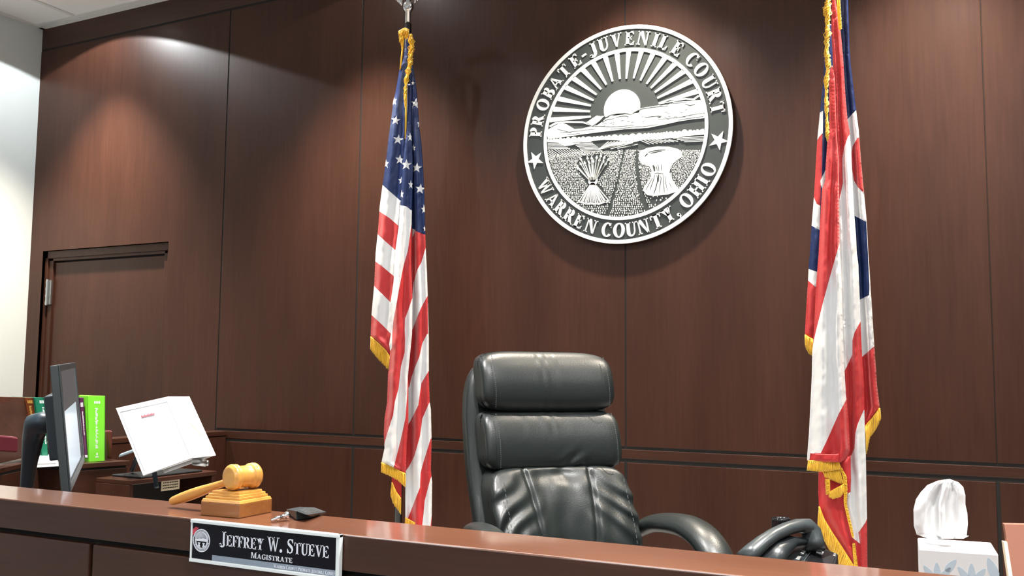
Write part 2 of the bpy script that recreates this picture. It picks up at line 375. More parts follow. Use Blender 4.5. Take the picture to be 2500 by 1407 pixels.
    if ch == 'V': return [[(.06, 1), (.06+T*1.15, 1), (.47, .0), (.39, 0)]]+dg(.40, 0, .68, 1, t)+rc(-.02, 1-t*.7, .40, 1)+rc(.60, 1-t*.7, .86, 1), .84
    if ch == 'W': return [[(.04, 1), (.04+T, 1), (.40, 0), (.33, 0)]]+dg(.34, 0, .54, .95, t)+[[(.44, 1), (.44+T, 1), (.82, 0), (.75, 0)]]+dg(.76, 0, 1.0, 1, t)+rc(-.03, 1-t*.7, .34, 1)+rc(.42, 1-t*.7, .72, 1)+rc(.92, 1-t*.7, 1.17, 1), 1.16
    if ch == 'Y': return stem(.33, T, t)[:2]+[[(.02, 1), (.02+T*1.15, 1), (.52, .44), (.35, .44)]]+dg(.45, .45, .70, 1, t)+rc(-.04, 1-t*.7, .36, 1)+rc(.60, 1-t*.7, .88, 1), .84
    if ch == ',': return ring(.14, .09, .12, .12, .12, .12, 0, 360, 14)+stroke([(.2, .1), (.22, -.05), (.08, -.24)], [.12, .1, .03]), .3
    if ch == '.': return ring(.14, .1, .12, .12, .12, .12, 0, 360, 14), .28
    if ch == '-': return rc(.04, .36, .42, .5), .46
    return [], .35

# ---------------------------------------------------------------- court seal on the wall
SX, SZ = -1.364, 2.458
seal = thing('court_seal', 'large round black and white court seal with sunrise and sheaves on the panelled wall', 'seal', (SX, YB-.015, SZ))
YD = YB-.027; YS = YB-.0315                    # face of the dark disc, face of the raised metal
def arc(r, a0, a1, n): return [(SX+r*math.cos(math.radians(a0+(a1-a0)*i/n)), SZ+r*math.sin(math.radians(a0+(a1-a0)*i/n))) for i in range(n+1)]
MB().lathe([(.30, 0), (.30, .0125), (.4525, .0125), (.4525, .027)], 160, o=(SX, YB, SZ), ax=(0, -1, 0)).build('disc', M['disc'], seal)
def annulus(name, r1, r0):
    m = MB(); n = 160
    for i in range(n):
        a, b = 360*i/n, 360*(i+1)/n
        m.prism([arc(r1, a, b, 1)[0], arc(r1, a, b, 1)[1], arc(r0, a, b, 1)[1], arc(r0, a, b, 1)[0]], YD+.003, YS)
    return m.build(name, M['alu'], seal, merge=.00005)
annulus('outer_ring', .4540, .4385); annulus('inner_ring', .3575, .3435)
def sp(px):
    out = []
    for a, b in px:
        p = at(a, b, Y=YS); d = V((p.x-SX, p.z-SZ))
        if .345 < d.length < .375: d = d*.345/d.length
        out.append((SX+d.x, SZ+d.y))
    return out
CAP = .0575
def letter_ring(words, flip):
    for word in words:
        m = MB()
        for ch, px, py in word:
            p = at(px, py, Y=YS); an = math.atan2(p.z-SZ, p.x-SX)
            polys, wd = glyph(ch, .25, .095)
            rot = an-PI/2 if not flip else an+PI/2
            rr = .399; cx, cz = SX+rr*math.cos(an), SZ+rr*math.sin(an)
            k = .97
            for q in polys:
                pts = []
                for gx, gy in q:
                    lx, ly = (gx-wd/2)*CAP*k, (gy-.5)*CAP
                    pts.append((cx+lx*math.cos(rot)-ly*math.sin(rot), cz+lx*math.sin(rot)+ly*math.cos(rot)))
                m.prism(pts, YD+.002, YS)
        lab(m.build('lettering', M['alu'], seal), 'raised white word '+''.join(c[0] for c in word))
UPR = [('P',1308.9,322.2),('R',1314,293.3),('O',1326.4,256),('B',1341.9,227.3),('A',1359.4,202.6),('T',1379,175.8),('E',1406.5,151),('-',1425.4,134.5),('J',1448,121),('U',1472.8,107.7),('V',1503.7,97.4),('E',1538,93),('N',1569.9,94.3),('I',1598.8,99.5),('L',1620.4,106.7),('E',1652.4,121),('C',1688.5,146),('O',1712.2,169.6),('U',1733.8,199.4),('R',1745.2,231.4),('T',1754.4,262.4)]
LWR = [('W',1336.7,452.4),('A',1350.7,486.2),('R',1370.6,506.1),('R',1391.5,525),('E',1414.4,540),('N',1442.3,551.9),('C',1481,559.9),('O',1510.9,559.9),('U',1540,557.9),('N',1569.9,551.9),('T',1602.7,541),('Y',1630.6,525),(',',1653.5,519),('O',1677.4,491.2),('H',1705.2,465.3),('I',1721.2,443.4),('O',1731.1,414.6)]
letter_ring((UPR[:7], UPR[7:8], UPR[8:16], UPR[16:]), False); letter_ring((LWR[:6], LWR[6:13], LWR[13:]), True)
for px, py in ((1309, 390), (1756, 343)):
    p = at(px, py, Y=YS); an = math.atan2(p.z-SZ, p.x-SX)
    out = 180 if px < 1500 else 0
    pts = []
    for k in range(10):
        a = math.radians(out-11*(-1 if px < 1500 else 1)+36*k); r = .0405 if k % 2 == 0 else .0155
        pts.append((SX+.403*math.cos(an)+r*math.cos(a), SZ+.403*math.sin(an)+r*math.sin(a)))
    MB().prism(pts, YD+.002, YS).build('star', M['alu'], seal)
# sun and rays
sx, sz = SX, SZ+.1
def q1(x, y): return (1280+x/4.85, 50+y/4.85)
def q2(x, y): return (1540+x/4.85, 50+y/4.85)
C3 = lambda L: [(1260+x/2.4257, 40+y/2.4257) for x, y in L]
C5 = lambda L: [(1310+x/5.5556, 320+y/5.5556) for x, y in L]
sun = [(x, z) for x, z in [(SX-.003+.079*math.cos(math.radians(a)), SZ+.106+.079*math.sin(math.radians(a))) for a in range(-20, 201, 5)]]
MB().prism(sun, YD+.002, YS).build('sun', M['alu'], seal)
rays = [(q1(300,1178),q1(783,1138)),(q1(345,1050),q1(776,1077)),(q1(400,925),q1(788,1008)),(q1(480,785),q1(820,946)),(q1(575,680),q1(855,878)),(q1(690,580),q1(908,813)),(q1(818,500),q1(970,760)),(q1(958,430),q1(1043,720)),(q1(1095,385),q1(1130,692)),(q1(1235,365),q1(1208,688)),
        (q2(122,370),q2(32,685)),(q2(262,392),q2(112,710)),(q2(405,440),q2(185,750)),(q2(525,510),q2(237,798)),(q2(630,600),q2(283,850)),(q2(728,712),q2(313,918)),(q2(800,832),q2(330,983))]
for a, b in rays:
    (A,), (B,) = sp([a]), sp([b]); d = V((B[0]-A[0], B[1]-A[1])); d.normalize(); n = V((-d.y, d.x))
    A = V(A); B = V(B)
    MB().prism([tuple(A+n*.0105), tuple(A-n*.0105), tuple(B-n*.0036), tuple(B+n*.0036)], YD+.002, YS).build('sun_ray', M['alu'], seal)
# mountains, ridge lines, tree line
m = MB()
hills = C3([(186,672),(215,655),(262,630),(300,640),(345,668),(395,664),(440,652),(480,645),(505,628),(530,606),(560,592),(600,577),(640,572),(682,578),(712,560),(745,543),(800,534),(850,527),(900,522),(935,508),(1010,502),(1062,497),(1122,486),(1134,560),(1130,600),(1050,608),(960,622),(880,640),(780,660),(640,668),(520,682),(400,697),(300,712),(190,727),(182,700)])
m.prism(sp(hills), YD+.002, YS)
m.prism(sp(C3([(412,632),(440,612),(478,588),(500,592),(522,590),(500,612),(470,640),(452,650)])), YD+.002, YS)
m.prism(sp(C3([(196,648),(230,628),(300,620),(392,622),(440,640),(438,646),(392,631),(300,630),(240,636),(200,656)])), YD+.002, YS)
m.prism(sp(C3([(850,520),(905,498),(1000,484),(1050,487),(1075,468),(1112,458),(1112,464),(1080,476),(1056,495),(1000,492),(905,510)])), YD+.002, YS)
m.build('mountains', M['alu'], seal)
m = MB(); YK = YS-.0006
def dk(pts, w=.0016):
    P = sp(C3(pts))
    for q in stroke(P, [w*(.4+.6*math.sin(PI*(i+.5)/len(P))) for i in range(len(P))]): m.prism(q, YS+.001, YK)
dk([(262,690),(300,686),(360,680),(420,672),(470,668)]); dk([(420,640),(452,652),(500,650),(560,655),(640,650),(700,645)], .0022)
dk([(452,650),(480,632),(505,615),(530,600),(560,585),(600,577),(640,576),(682,582)], .0034); dk([(682,582),(712,565),(745,548),(800,540),(850,534),(900,530)], .003)
dk([(560,668),(640,662),(700,655),(760,652),(840,640)], .0022); dk([(840,612),(900,604),(960,600),(1010,590),(1060,580),(1120,572)], .002)
dk([(760,600),(800,594),(850,590)], .003); dk([(510,625),(540,612),(580,605)], .003); dk([(590,600),(620,592),(650,590),(668,596)], .0028)
dk([(245,668),(290,680),(330,690)], .002); dk([(850,530),(900,515),(960,513),(1010,512)], .0022); dk([(1000,520),(1030,528),(1060,522)], .003)
dk([(300,700),(340,697),(380,694)], .0016); dk([(960,615),(1010,606),(1060,600),(1110,592)], .002)
for k in range(26):
    x0 = random.uniform(480, 1100); y0 = 652-(x0-480)*.09-random.uniform(0, 60)*(.4+.6*(x0-480)/620); L = random.uniform(8, 22)
    dk([(x0, y0), (x0+L/2, y0-L*.12), (x0+L, y0-L*.05)], .0018)
lab(m.build('engraved_line', M['disc'], seal), 'dark engraved contour lines')
m = MB()
tl = []
x = 183
while x < 1110:
    base = 733-(x-183)*.055 if x < 700 else 704.5-(x-700)*.075
    wd_ = random.uniform(14, 44); hh = random.uniform(3, 9)+wd_*.12; tl += [(x, base+1), (x+wd_*.18, base-hh*.6), (x+wd_*.4, base-hh), (x+wd_*.66, base-hh*.95), (x+wd_*.88, base-hh*.5)]; x += wd_
tl.append((1132, 668))
bot = [(1130,700),(1050,704),(960,716),(850,728),(760,730),(690,738),(640,742),(600,734),(520,730),(450,738),(380,748),(330,762),(290,768),(250,748),(185,745)]
m.prism(sp(C3(tl+bot)), YD+.002, YS)
def ln(a, b, w=.0022):
    P = sp(C3([a, b])); 
    for q in stroke(P, [w, w]): m.prism(q, YD+.002, YS)
for k in range(5): ln((187, 753+k*8), (262+k*14, 750+k*7+4))
for k in range(12): ln((192+k*17, 788+(0 if k > 1 else 4)), (192+k*17+70*(1-k*.03), 788+48-k*1.5))
for k in range(4): ln((190, 800+k*12), (230-k*4, 826+k*8))
for k in range(8): ln((335+k*9, 748+k*7.6), (445+k*9, 743+k*7.6))
for k in range(11): ln((488+k*6, 788-k*.4-(k*.8)), (545+k*19, 742-k*.8), .0020)
ln((560, 785), (690, 748)); ln((600, 782), (700, 762)); ln((640, 775), (720, 757))
for k in range(8): ln((735+k*24, 734-k*.6), (790+k*24, 757-k*2.4))
for k in range(4): ln((930+k*22, 728+k*7-6), (1125, 712+k*9))
m.build('tree_line', M['alu'], seal)
# crop field of small leaves between the paths
def inpoly(p, poly):
    x, y = p; r = False; n = len(poly)
    for i in range(n):
        (x1, y1), (x2, y2) = poly[i], poly[(i+1) % n]
        if (y1 > y) != (y2 > y) and x < (x2-x1)*(y-y1)/(y2-y1)+x1: r = not r
    return r
sheafR = C5([(1385,330),(1420,270),(1500,230),(1640,210),(1800,215),(1920,245),(1975,290),(1970,350),(1900,390),(1850,440),(1810,510),(1800,560),(1830,640),(1880,730),(1935,790),(1900,820),(1780,860),(1600,880),(1500,870),(1440,800),(1470,740),(1530,660),(1560,600),(1560,540),(1530,480),(1440,450),(1390,400)])
sheafL = C5([(540,520),(545,450),(600,350),(740,330),(870,310),(985,360),(980,480),(830,690),(990,930),(930,1000),(560,960),(700,740)])
pathL = C5([(1178,235),(1212,235),(1130,560),(1090,760),(990,1150),(925,1150),(1040,830),(1110,560)])
pathR = C5([(1345,225),(1372,225),(1390,560),(1430,760),(1540,1120),(1480,1130),(1400,900),(1340,560)])
fan = C5([(1500,880),(1900,820),(1980,820),(1640,1060),(1560,1010)])
m = MB(); random.seed(3)
yy = 262
while yy < 1160:
    sz_ = 15+15*(yy-262)/900; xx = 130+random.uniform(0, sz_)
    while xx < 2300:
        p = C5([(xx+random.uniform(-4, 4), yy+random.uniform(-5, 5))])[0]
        top_ = 262+70*max(0, (700-xx)/560) if xx < 1100 else 240-75*max(0, (xx-1400)/800)
        (P,) = sp([p])
        if math.hypot(P[0]-SX, P[1]-SZ) < .3405 and yy > top_ and not any(inpoly(p, q) for q in (sheafR, sheafL, pathL, pathR)) and not (inpoly(p, fan) and random.random() < .6):
            a = random.uniform(1.0, 2.1) if yy > 420 else random.uniform(0, PI); s = sz_/5.5556*.00143*random.uniform(.62, .95); e = random.uniform(.38, .7)
            if abs(p[0]-1530) < 200: a = random.uniform(1.2, 1.9)
            pts = [(P[0]+s*.62*(math.cos(t)*math.cos(a)-e*math.sin(t)*math.sin(a)), P[1]+s*.62*(math.cos(t)*math.sin(a)+e*math.sin(t)*math.cos(a))) for t in [k*PI/4+random.uniform(-.3, .3) for k in range(8)]]
            m.prism(pts, YD+.002, YS)
        xx += sz_*random.uniform(.9, 1.15)
    yy += sz_*1.06
lab(m.build('crop_field', M['alu'], seal), 'small raised leaves of the crop field')
m = MB(); m.prism(sp(sheafR), YD+.002, YS)
def dk5(pts, w=.0016):
    P = sp(C5(pts))
    for q in stroke(P, [w*(.35+.65*math.sin(PI*(i+.5)/len(P))) for i in range(len(P))]): m.prism(q, YS+.001, YK, 1)
for L, w_ in (([(1515,290),(1600,268),(1680,258),(1750,256)], .004), ([(1545,300),(1600,292),(1650,280),(1700,275)], .004), ([(1470,345),(1490,320),(1510,310)], .005), ([(1580,465),(1595,500),(1600,545)], .009), ([(1620,470),(1632,505),(1635,545)], .003), ([(1645,450),(1655,500),(1660,545)], .003), ([(1690,450),(1692,500),(1695,540)], .003), ([(1600,575),(1640,570),(1680,576),(1715,575)], .002), ([(1605,590),(1590,650),(1555,750),(1540,800)], .003), ([(1632,600),(1640,680),(1615,780),(1590,850)], .004), ([(1672,600),(1690,640),(1675,740),(1665,835)], .003), ([(1715,580),(1722,680),(1728,770),(1735,840)], .003), ([(1745,610),(1750,700),(1775,810)], .0025), ([(1570,640),(1520,730),(1480,800)], .0025), ([(1800,700),(1830,770)], .002), ([(1655,590),(1652,640),(1650,690)], .006)): dk5(L, w_)
lab(m.build('wheat_sheaf', [M['alu'], M['disc']], seal), 'bundled sheaf of wheat')
m = MB()
heads = [(545,470),(560,510),(600,450),(600,385),(655,440),(690,375),(712,440),(745,375),(765,420),(812,365),(868,342),(850,400),(915,365),(970,390),(935,450),(900,420)]
for hx, hy in heads:
    ox, oy = 760+(hx-760)*.12, 690
    P = sp(C5([(ox, oy), (hx, hy)]))
    for q in stroke(P, [.0022, .0022]): m.prism(q, YD+.002, YS)
    d = V((hx-ox, hy-oy)); d.normalize(); n = V((-d.y, d.x)); c = V((hx, hy))
    m.prism(sp(C5([tuple(c-d*22), tuple(c+n*15), tuple(c+d*38), tuple(c-n*15)])), YD+.002, YS)
for k in range(17):
    hx = 575+k*25; hy = 975-8*(k % 3)-(25 if k in (0, 16) else 0)
    for q in stroke(sp(C5([(745+k*1.8, 700), (hx, hy)])), [.002, .0036]): m.prism(q, YD+.002, YS)
m.prism(sp(C5([(705,650),(720,620),(800,625),(828,650),(822,700),(800,730),(725,730),(700,700)])), YD+.002, YS)
for q in stroke(sp(C5([(560,960),(700,985),(850,985),(980,940)])), [.006, .008, .008, .006]): m.prism(q, YD+.002, YS)
lab(m.build('arrow_bundle', M['alu'], seal), 'tied bundle of arrows')

# ---------------------------------------------------------------- cloth cut from traced outlines, folded in depth
def star_px(cx, cy, r, rot=0, sq=1.0, sh=0):
    out = []
    for k in range(10):
        a = -PI/2+rot+k*PI/5; q = r if k % 2 == 0 else r*.40
        x = q*math.cos(a)*sq; y = q*math.sin(a); out.append((cx+x+sh*y, cy+y))
    return out
def sheet(mb, outline, regions, base, folds, Y0, step=4.0, ripple=.0015, seed=0):
    """regions: [(polygon, material index)]; folds: [(fraction at top, fraction at bottom, depth)]"""
    ys = [p[1] for p in outline]; y0, y1 = min(ys), max(ys)
    def span(y):
        y = min(max(y, y0+.01), y1-.01); xs = []
        for i in range(len(outline)):
            (xa, ya), (xb, yb) = outline[i], outline[(i+1) % len(outline)]
            if (ya > y) != (yb > y): xs.append((xb-xa)*(y-ya)/(yb-ya)+xa)
        return (min(xs), max(xs)) if xs else (outline[0][0], outline[0][0]+1)
    verts = []; edges = []
    def addpoly(P):
        o = len(verts)
        for p in P: verts.append(V(p))
        n = len(P)
        for i in range(n): edges.append((o+i, o+(i+1) % n))
    def dens(P):
        out = []
        for i in range(len(P)):
            a, b = V(P[i]), V(P[(i+1) % len(P)]); n = max(1, int((b-a).length/(step*1.5)))
            for k in range(n): out.append(tuple(a.lerp(b, k/n)))
        return out
    od = dens(outline); addpoly(od)
    for P, mi in regions: addpoly(dens(P))
    y = y0+step/2; row = 0
    while y < y1:
        a, b = span(y); n = max(2, int((b-a)/step))
        for k in range(n):
            x = a+(b-a)*(k+.5+(.25 if row % 2 else -.25))/n
            if inpoly((x, y), outline): verts.append(V((x, y)))
        y += step; row += 1
    vo, eo, fo, *_ = delaunay_2d_cdt(verts, edges, [], 0, .02)
    edge = set()
    def depth(x, y):
        a, b = span(y); fr = min(1, max(0, (x-a)/max(b-a, .5))); tt = (y-y0)/(y1-y0)
        pts = [(0, 0)]+[(lerp(f0, f1, tt), d) for f0, f1, d in folds]+[(1, 0)]
        pts.sort()
        for (fa, da), (fb, db) in zip(pts, pts[1:]):
            if fr <= fb or (fb, db) == pts[-1]:
                u = (fr-fa)/max(fb-fa, 1e-4); u = min(1, max(0, u)); u = (1-math.cos(PI*u))/2; d = lerp(da, db, u); break
        sc_ = 1.45*min(1, (b-a)/45); taper = min(1, fr*(b-a)/6, (1-fr)*(b-a)/6)
        nn = noise.noise(V((x*.045+seed*9, y*.016, seed))) * 3 + noise.noise(V((x*.12+y*.03, y*.05+seed*5, seed+3)))*1.2
        return d*sc_+ripple*nn*taper
    ids = {}; F = []; MI = []; front = []; back = []
    for f in fo:
        cx = sum(vo[i].x for i in f)/3; cy = sum(vo[i].y for i in f)/3
        if not inpoly((cx, cy), outline): continue
        mi = base
        for P, k in regions:
            if inpoly((cx, cy), P): mi = k
        F.append(list(f)); MI.append(mi)
    used = sorted({i for f in F for i in f}); mp = {i: k for k, i in enumerate(used)}
    fv = []; bv = []
    for i in used:
        x, y = vo[i].x, vo[i].y; d = depth(x, y)
        fv.append(at(x, y, Y=Y0-d)); bv.append(at(x, y, Y=Y0-d+.0016))
    n = len(used); o = len(mb.v)
    mb.v += [tuple(p) for p in fv+bv]
    cnt = {}
    for f, mi in zip(F, MI):
        f = [mp[i] for i in f]
        mb.f.append([i+o for i in f]); mb.m.append(mi); mb.f.append([i+n+o for i in f[::-1]]); mb.m.append(mi)
        for k in range(3):
            e = (f[k], f[(k+1) % 3]); cnt[tuple(sorted(e))] = cnt.get(tuple(sorted(e)), []) + [(e, mi)]
    for k, L in cnt.items():
        if len(L) == 1:
            (a, b), mi = L[0]; mb.f.append([b+o, a+o, a+n+o, b+n+o]); mb.m.append(mi)
def fringe(mb, top, bot, Y0, n, rad=.0011, wav=.002, seed=1, layers=2):
    rnd = random.Random(seed)
    def along(P, t):
        L = [0]
        for a, b in zip(P, P[1:]): L.append(L[-1]+math.dist(a, b))
        s = t*L[-1]
        for i in range(len(P)-1):
            if s <= L[i+1] or i == len(P)-2:
                u = (s-L[i])/max(L[i+1]-L[i], 1e-6); return (lerp(P[i][0], P[i+1][0], u), lerp(P[i][1], P[i+1][1], u))
    for ly in range(layers):
        for k in range(n):
            t = (k+rnd.random())/n; a = along(top, t); b = along(bot, t); j = rnd.uniform(-1.2, 1.2)
            L = rnd.uniform(.9, 1.04); Y = Y0-rnd.uniform(0, .006)-ly*.003
            pts = []
            for q in range(5):
                u = q/4*L; pts.append(at(lerp(a[0], b[0], u)+j*math.sin(u*3+k)*.8, lerp(a[1], b[1], u), Y=Y-.004*math.sin(u*2.5)*rnd.uniform(.3, 1)))
            mb.tube(pts, rad, 4)
    hd = [at(*along(top, k/20), Y=Y0-.006) for k in range(21)]
    mb.tube(hd, .0028, 6)

BL, WH, RD = 0, 1, 2
FM = [M['blue'], M['white'], M['red']]
# ---- flag with stars and stripes
Yf = 3.36
p0 = at(993, 200, Y=Yf+.03)
us = thing('national_flag', 'furled gold fringed flag with white stars on blue and red and white stripes', 'flag', (p0.x, p0.y, .32))
mb = MB()
L1 = [(992,92),(987,136),(983,150),(976,166),(966,223),(960,248),(954.6,293.6),(949.5,330),(943,386),(936.4,436.5),(934,452),(927,505),(924,550),(917,618.6),(914,691),(907,768),(904.8,823),(924,839),(942,857),(951,871),(962,860),(966,800),(968,730),(972,640),(980,560),(986,500),(989,430),(993,360),(995,250),(996,180),(999,130),(999,92)]
sheet(mb, L1, [
    ([(900,452),(934,452),(952,468),(976,489),(1000,505),(1000,900),(890,900)], WH),
    ([(900,512),(927,517),(950,532),(973,551.5),(1000,570),(1000,630),(965,610.6),(945.5,593.6),(921.6,572),(890,560)], RD),
    ([(890,628),(915,637.5),(937.8,654.6),(961.7,675),(1000,700),(1000,770),(952.6,737.7),(931,716),(912.8,698),(890,685)], RD),
    ([(890,760),(907,769.5),(935.5,795.7),(957,818.5),(1000,850),(1000,900),(890,900)], RD),
    (star_px(966,294,12,.12), WH), (star_px(972,341,13,.15), WH), (star_px(962,247,12,-.1,.6), WH), (star_px(942,400,13,0,.6), WH),
    (star_px(976,390,13,.1,.9), WH), (star_px(980,441,10,0,.8), WH), (star_px(987,121,6,0,.6), WH)],
    BL, [(.3, .25, .016), (.62, .6, .006), (.85, .85, .012)], Yf-.012, seed=1)
L3 = [(1002,92),(1007,154.8),(1013.8,193.4),(1018.3,227.6),(1024,314),(1028.6,345.5),(1033,402.4),(1036.5,482),(1037.7,550),(1040,618.6),(1042.5,668),(1044.8,736.5),(1047,827.6),(1047,918.6),(1049,981.5),(1052,999.4),(1053.7,1074),(1052,1148.7),(1055,1178.5),(1053.7,1286),(1055,1345),(989,1300),(989.6,1265),(989.5,1150),(988,1020),(992,920),(1000,820),(1001,727),(998,645),(999,550),(998,414),(998,318),(999,204),(998,92)]
sheet(mb, L3, [
    ([(1002,556),(1013.8,564),(1036.5,573),(1060,580),(1060,1400),(960,1400),(960,540)], RD),
    ([(1007,558),(1014,562),(1007,580)], WH),
    ([(1060,590),(1041,603),(1038,609),(1028.8,641),(1019.7,656.9),(1012.9,679.7),(1009.5,691),(1006,727.4),(995,760),(995,830),(1008,802.5),(1017.4,777.5),(1028.8,750),(1042.5,725),(1060,700)], WH),
    ([(1060,760),(1044.5,740),(1045,816),(1042.5,816),(1031,839),(1024,870.8),(1012.9,898),(1004.5,921.8),(1000,942.7),(980,975),(980,1060),(1000,1032),(1021,990.4),(1028.4,936.7),(1046,907),(1060,900)], WH),
    ([(1060,975),(1047.8,984.5),(1031,1023),(1025.4,1065),(1012,1112.8),(998.5,1139.7),(980,1165),(980,1290),(997,1263.6),(1009,1232),(1025.4,1190.4),(1026.9,1154.6),(1034,1127.8),(1050.7,1074),(1060,1060)], WH),
    ([(1060,1150),(1050.7,1169.6),(1037,1223),(1034,1256),(1031,1283),(1026,1350),(1049,1350),(1051,1286),(1056,1240)], WH),
    (star_px(1008,203,6,0,.8), WH), (star_px(1014.5,253,13,.15), WH), (star_px(1024,302,12,0,.5), WH), (star_px(1010,361,9,0,.6), WH),
    (star_px(1017.5,410,13.5,.1), WH), (star_px(1026,461.6,13.5,.15), WH), (star_px(1035,511.7,12,0,.6), WH), (star_px(1037,559,8,0,.4), WH)],
    BL, [(.25, .2, -.012), (.55, .45, .014), (.8, .75, .004), (.92, .9, .010)], Yf-.004, seed=2)
L2 = [(995,205),(994,250),(991,318.6),(987.6,357),(984,386.5),(980.8,427),(978.5,482),(977,502.5),(974,550),(966,607),(965,611),(960.5,691),(953.7,736.5),(956,804.8),(950,841),(952.6,857),(949,914),(947.8,903.9),(944.8,984.5),(938.8,1023),(937,1059),(938.8,1095),(931,1130.7),(961,1144),(989.6,1157.6),(991,1148.7),(992.5,1089),(997,1029),(997,939.7),(995.8,918.6),(1006,816),(1007,727.4),(1003.8,645.5),(1004.7,550),(1005.8,504.8),(1008,413.8),(1005.8,345.5),(1003.5,318.6),(1004.7,250),(1004.7,205)]
sheet(mb, L2, [
    ([(940,495),(977,501.4),(991,503.7),(1003.5,512.8),(1020,520),(1020,1200),(900,1200)], WH),
    ([(1020,540),(1004.7,548),(995.8,611.4),(984.5,652.3),(974,707),(967.4,745.7),(960.5,782),(957.5,818.5),(957,850),(953,857),(930,870),(930,1125),(940,1077),(949,1047),(959.7,1014),(964,981.5),(973,948.7),(979,895),(987.9,861.7),(989,827.6),(987.9,804.8),(989,777.5),(997,757),(1006,729.7),(1020,720)], RD),
    ([(1003,880),(995.5,918.8),(994,963.6),(989.6,1023),(977.6,1077),(961,1142.7),(955,1180),(1020,1180),(1020,880)], RD),
    (star_px(1001,335,12,0,.6), WH), (star_px(992,402.4,14,.05), WH), (star_px(1003,451,12,0,.55), WH), (star_px(981,474,11,0,.45), WH)],
    BL, [(.35, .3, .020), (.7, .65, .004), (.88, .88, .010)], Yf-.032, seed=3)
LB_ = [(957,1160),(989,1160),(981,1180),(980,1250),(975,1225),(963,1205),(956,1180)]
sheet(mb, LB_, [], RD, [(.5, .5, .006)], Yf+.012, seed=4, ripple=.0005)
mb.build('flag_cloth', FM, us, smooth=True)
mb = MB(); fringe(mb, [(904.8,823),(924,839),(942,857),(951,871)], [(903.6,852),(919.6,873),(935.5,889),(948,905)], Yf-.014, 60, seed=1); mb.build('fringe', M['gold'], us, smooth=True)
mb = MB(); fringe(mb, [(931,1130.7),(961,1144),(989.6,1157.6)], [(929.8,1153),(953.7,1164),(971.6,1174),(989.6,1190)], Yf-.034, 70, seed=2); mb.build('fringe', M['gold'], us, smooth=True)
mb = MB(); fringe(mb, [(956.7,1178.5),(967,1202),(979,1219)], [(954,1211),(960,1230),(979,1258)], Yf+.010, 34, seed=3); mb.build('fringe', M['gold'], us, smooth=True)
mb = MB(); fringe(mb, [(989.6,1265),(1019,1281.5),(1055,1320)], [(989,1292),(1020,1312),(1055,1345)], Yf-.008, 60, seed=4); mb.build('fringe', M['gold'], us, smooth=True)
def tassel(mb, path, Y0, r0, n, seed):
    """twisted cord wrapped in loose curling strands"""
    rnd = random.Random(seed); P = [V(p) for p in path]; L = len(P)-1
    def cen(t):
        s = min(max(t, 0), 1)*L; i = min(int(s), L-1); return P[i].lerp(P[i+1], s-i)
    for k in range(n):
        t0 = rnd.random()*.93; c = cen(t0); c2 = cen(min(1, t0+.01))
        rr = lerp(r0[0], r0[1], t0)*rnd.uniform(.35, 1.15)*(1+.35*math.sin(t0*41+seed)+.2*math.sin(t0*97)); ph = rnd.uniform(0, 2*PI); ln_ = rnd.uniform(8, 26); pts = []
        for q in range(6):
            u = q/5; w_ = math.sin(PI*min(1, u*1.25))*.7+.3*u; cc = cen(t0+u*.02)
            pts.append(at(c.x+(cc.x-c.x)+rr*math.cos(ph+u*1.6)*w_, c.y+ln_*u+1.5*math.sin(ph+u*7), Y=Y0-.0014*rr*math.sin(ph+u*1.6)))
        mb.tube(pts, rnd.uniform(.0010, .0019), 4)
    core = [at(cen(i/40).x, cen(i/40).y, Y=Y0) for i in range(41)]
    mb.tube(core, [lerp(r0[0], r0[1], i/40)*.0007*(1+.25*math.sin(i*2.1)) for i in range(41)], 8)
mb = MB(); mb.tube([at(986, 76, Y=Yf-.03), at(984.5, 100, Y=Yf-.035), at(981, 135, Y=Yf-.03), at(977, 170, Y=Yf-.02)], .0034, 8)
mb.tube([at(992, 200, Y=Yf-.04), at(991.5, 260, Y=Yf-.04), at(990.5, 340, Y=Yf-.03)], .0042, 8)
mb.build('cord', M['gold'], us, smooth=True)
mb = MB(); tassel(mb, [(1003,84),(1006,100),(1003,125),(1001,150),(996,172),(991,192),(989.5,225),(989,255)], Yf-.050, (8.5, 3.5), 520, 5)
tassel(mb, [(974,78),(984,72),(990,70),(998,74)], Yf-.035, (6, 6), 90, 6); tassel(mb, [(984,74),(979,84),(981,96)], Yf-.035, (5, 3), 60, 7)
mb.build('tassel', M['gold'], us, smooth=True)
def pole(parent, x, y, ztop):
    MB().lathe([(.016, .36), (.016, ztop)], 20, o=(x, y, 0)).build('pole', M['black'], parent, smooth=True)
    MB().lathe([(.15, .32), (.15, .335), (.12, .35), (.04, .36), (.03, .42), (.022, .43), (.018, .45)], 40, o=(x, y, 0)).build('base', M['steel'], parent, smooth=True)
px_, py_ = p0.x, p0.y
pole(us, px_, py_, 2.99)
zt = at(993, 62, Y=py_).z; zb = at(993, 30, Y=py_).z; zc = at(993, 16, Y=py_).z
lab(MB().lathe([(.0125, zt-.01), (.0125, zb), (.015, zb), (.015, zb+.006)], 20, o=(px_, py_, 0)).build('ferrule', M['chrome'], us, smooth=True), 'chrome ferrule at the pole top')
m = MB(); m.lathe([(.004, zc-.028), (.017, zc-.022), (.0235, zc-.01), (.024, zc), (.0205, zc+.012), (.012, zc+.02), (.01, zc+.028), (.016, zc+.034), (.012, zc+.042)], 24, o=(px_, py_, 0))
m.tube([(px_, py_, zc+.03), (px_-.002, py_-.004, zc+.06), (px_, py_, zc+.10), (px_+.004, py_-.012, zc+.135), (px_+.006, py_-.03, zc+.14)], [.018, .028, .03, .016, .006], 12)
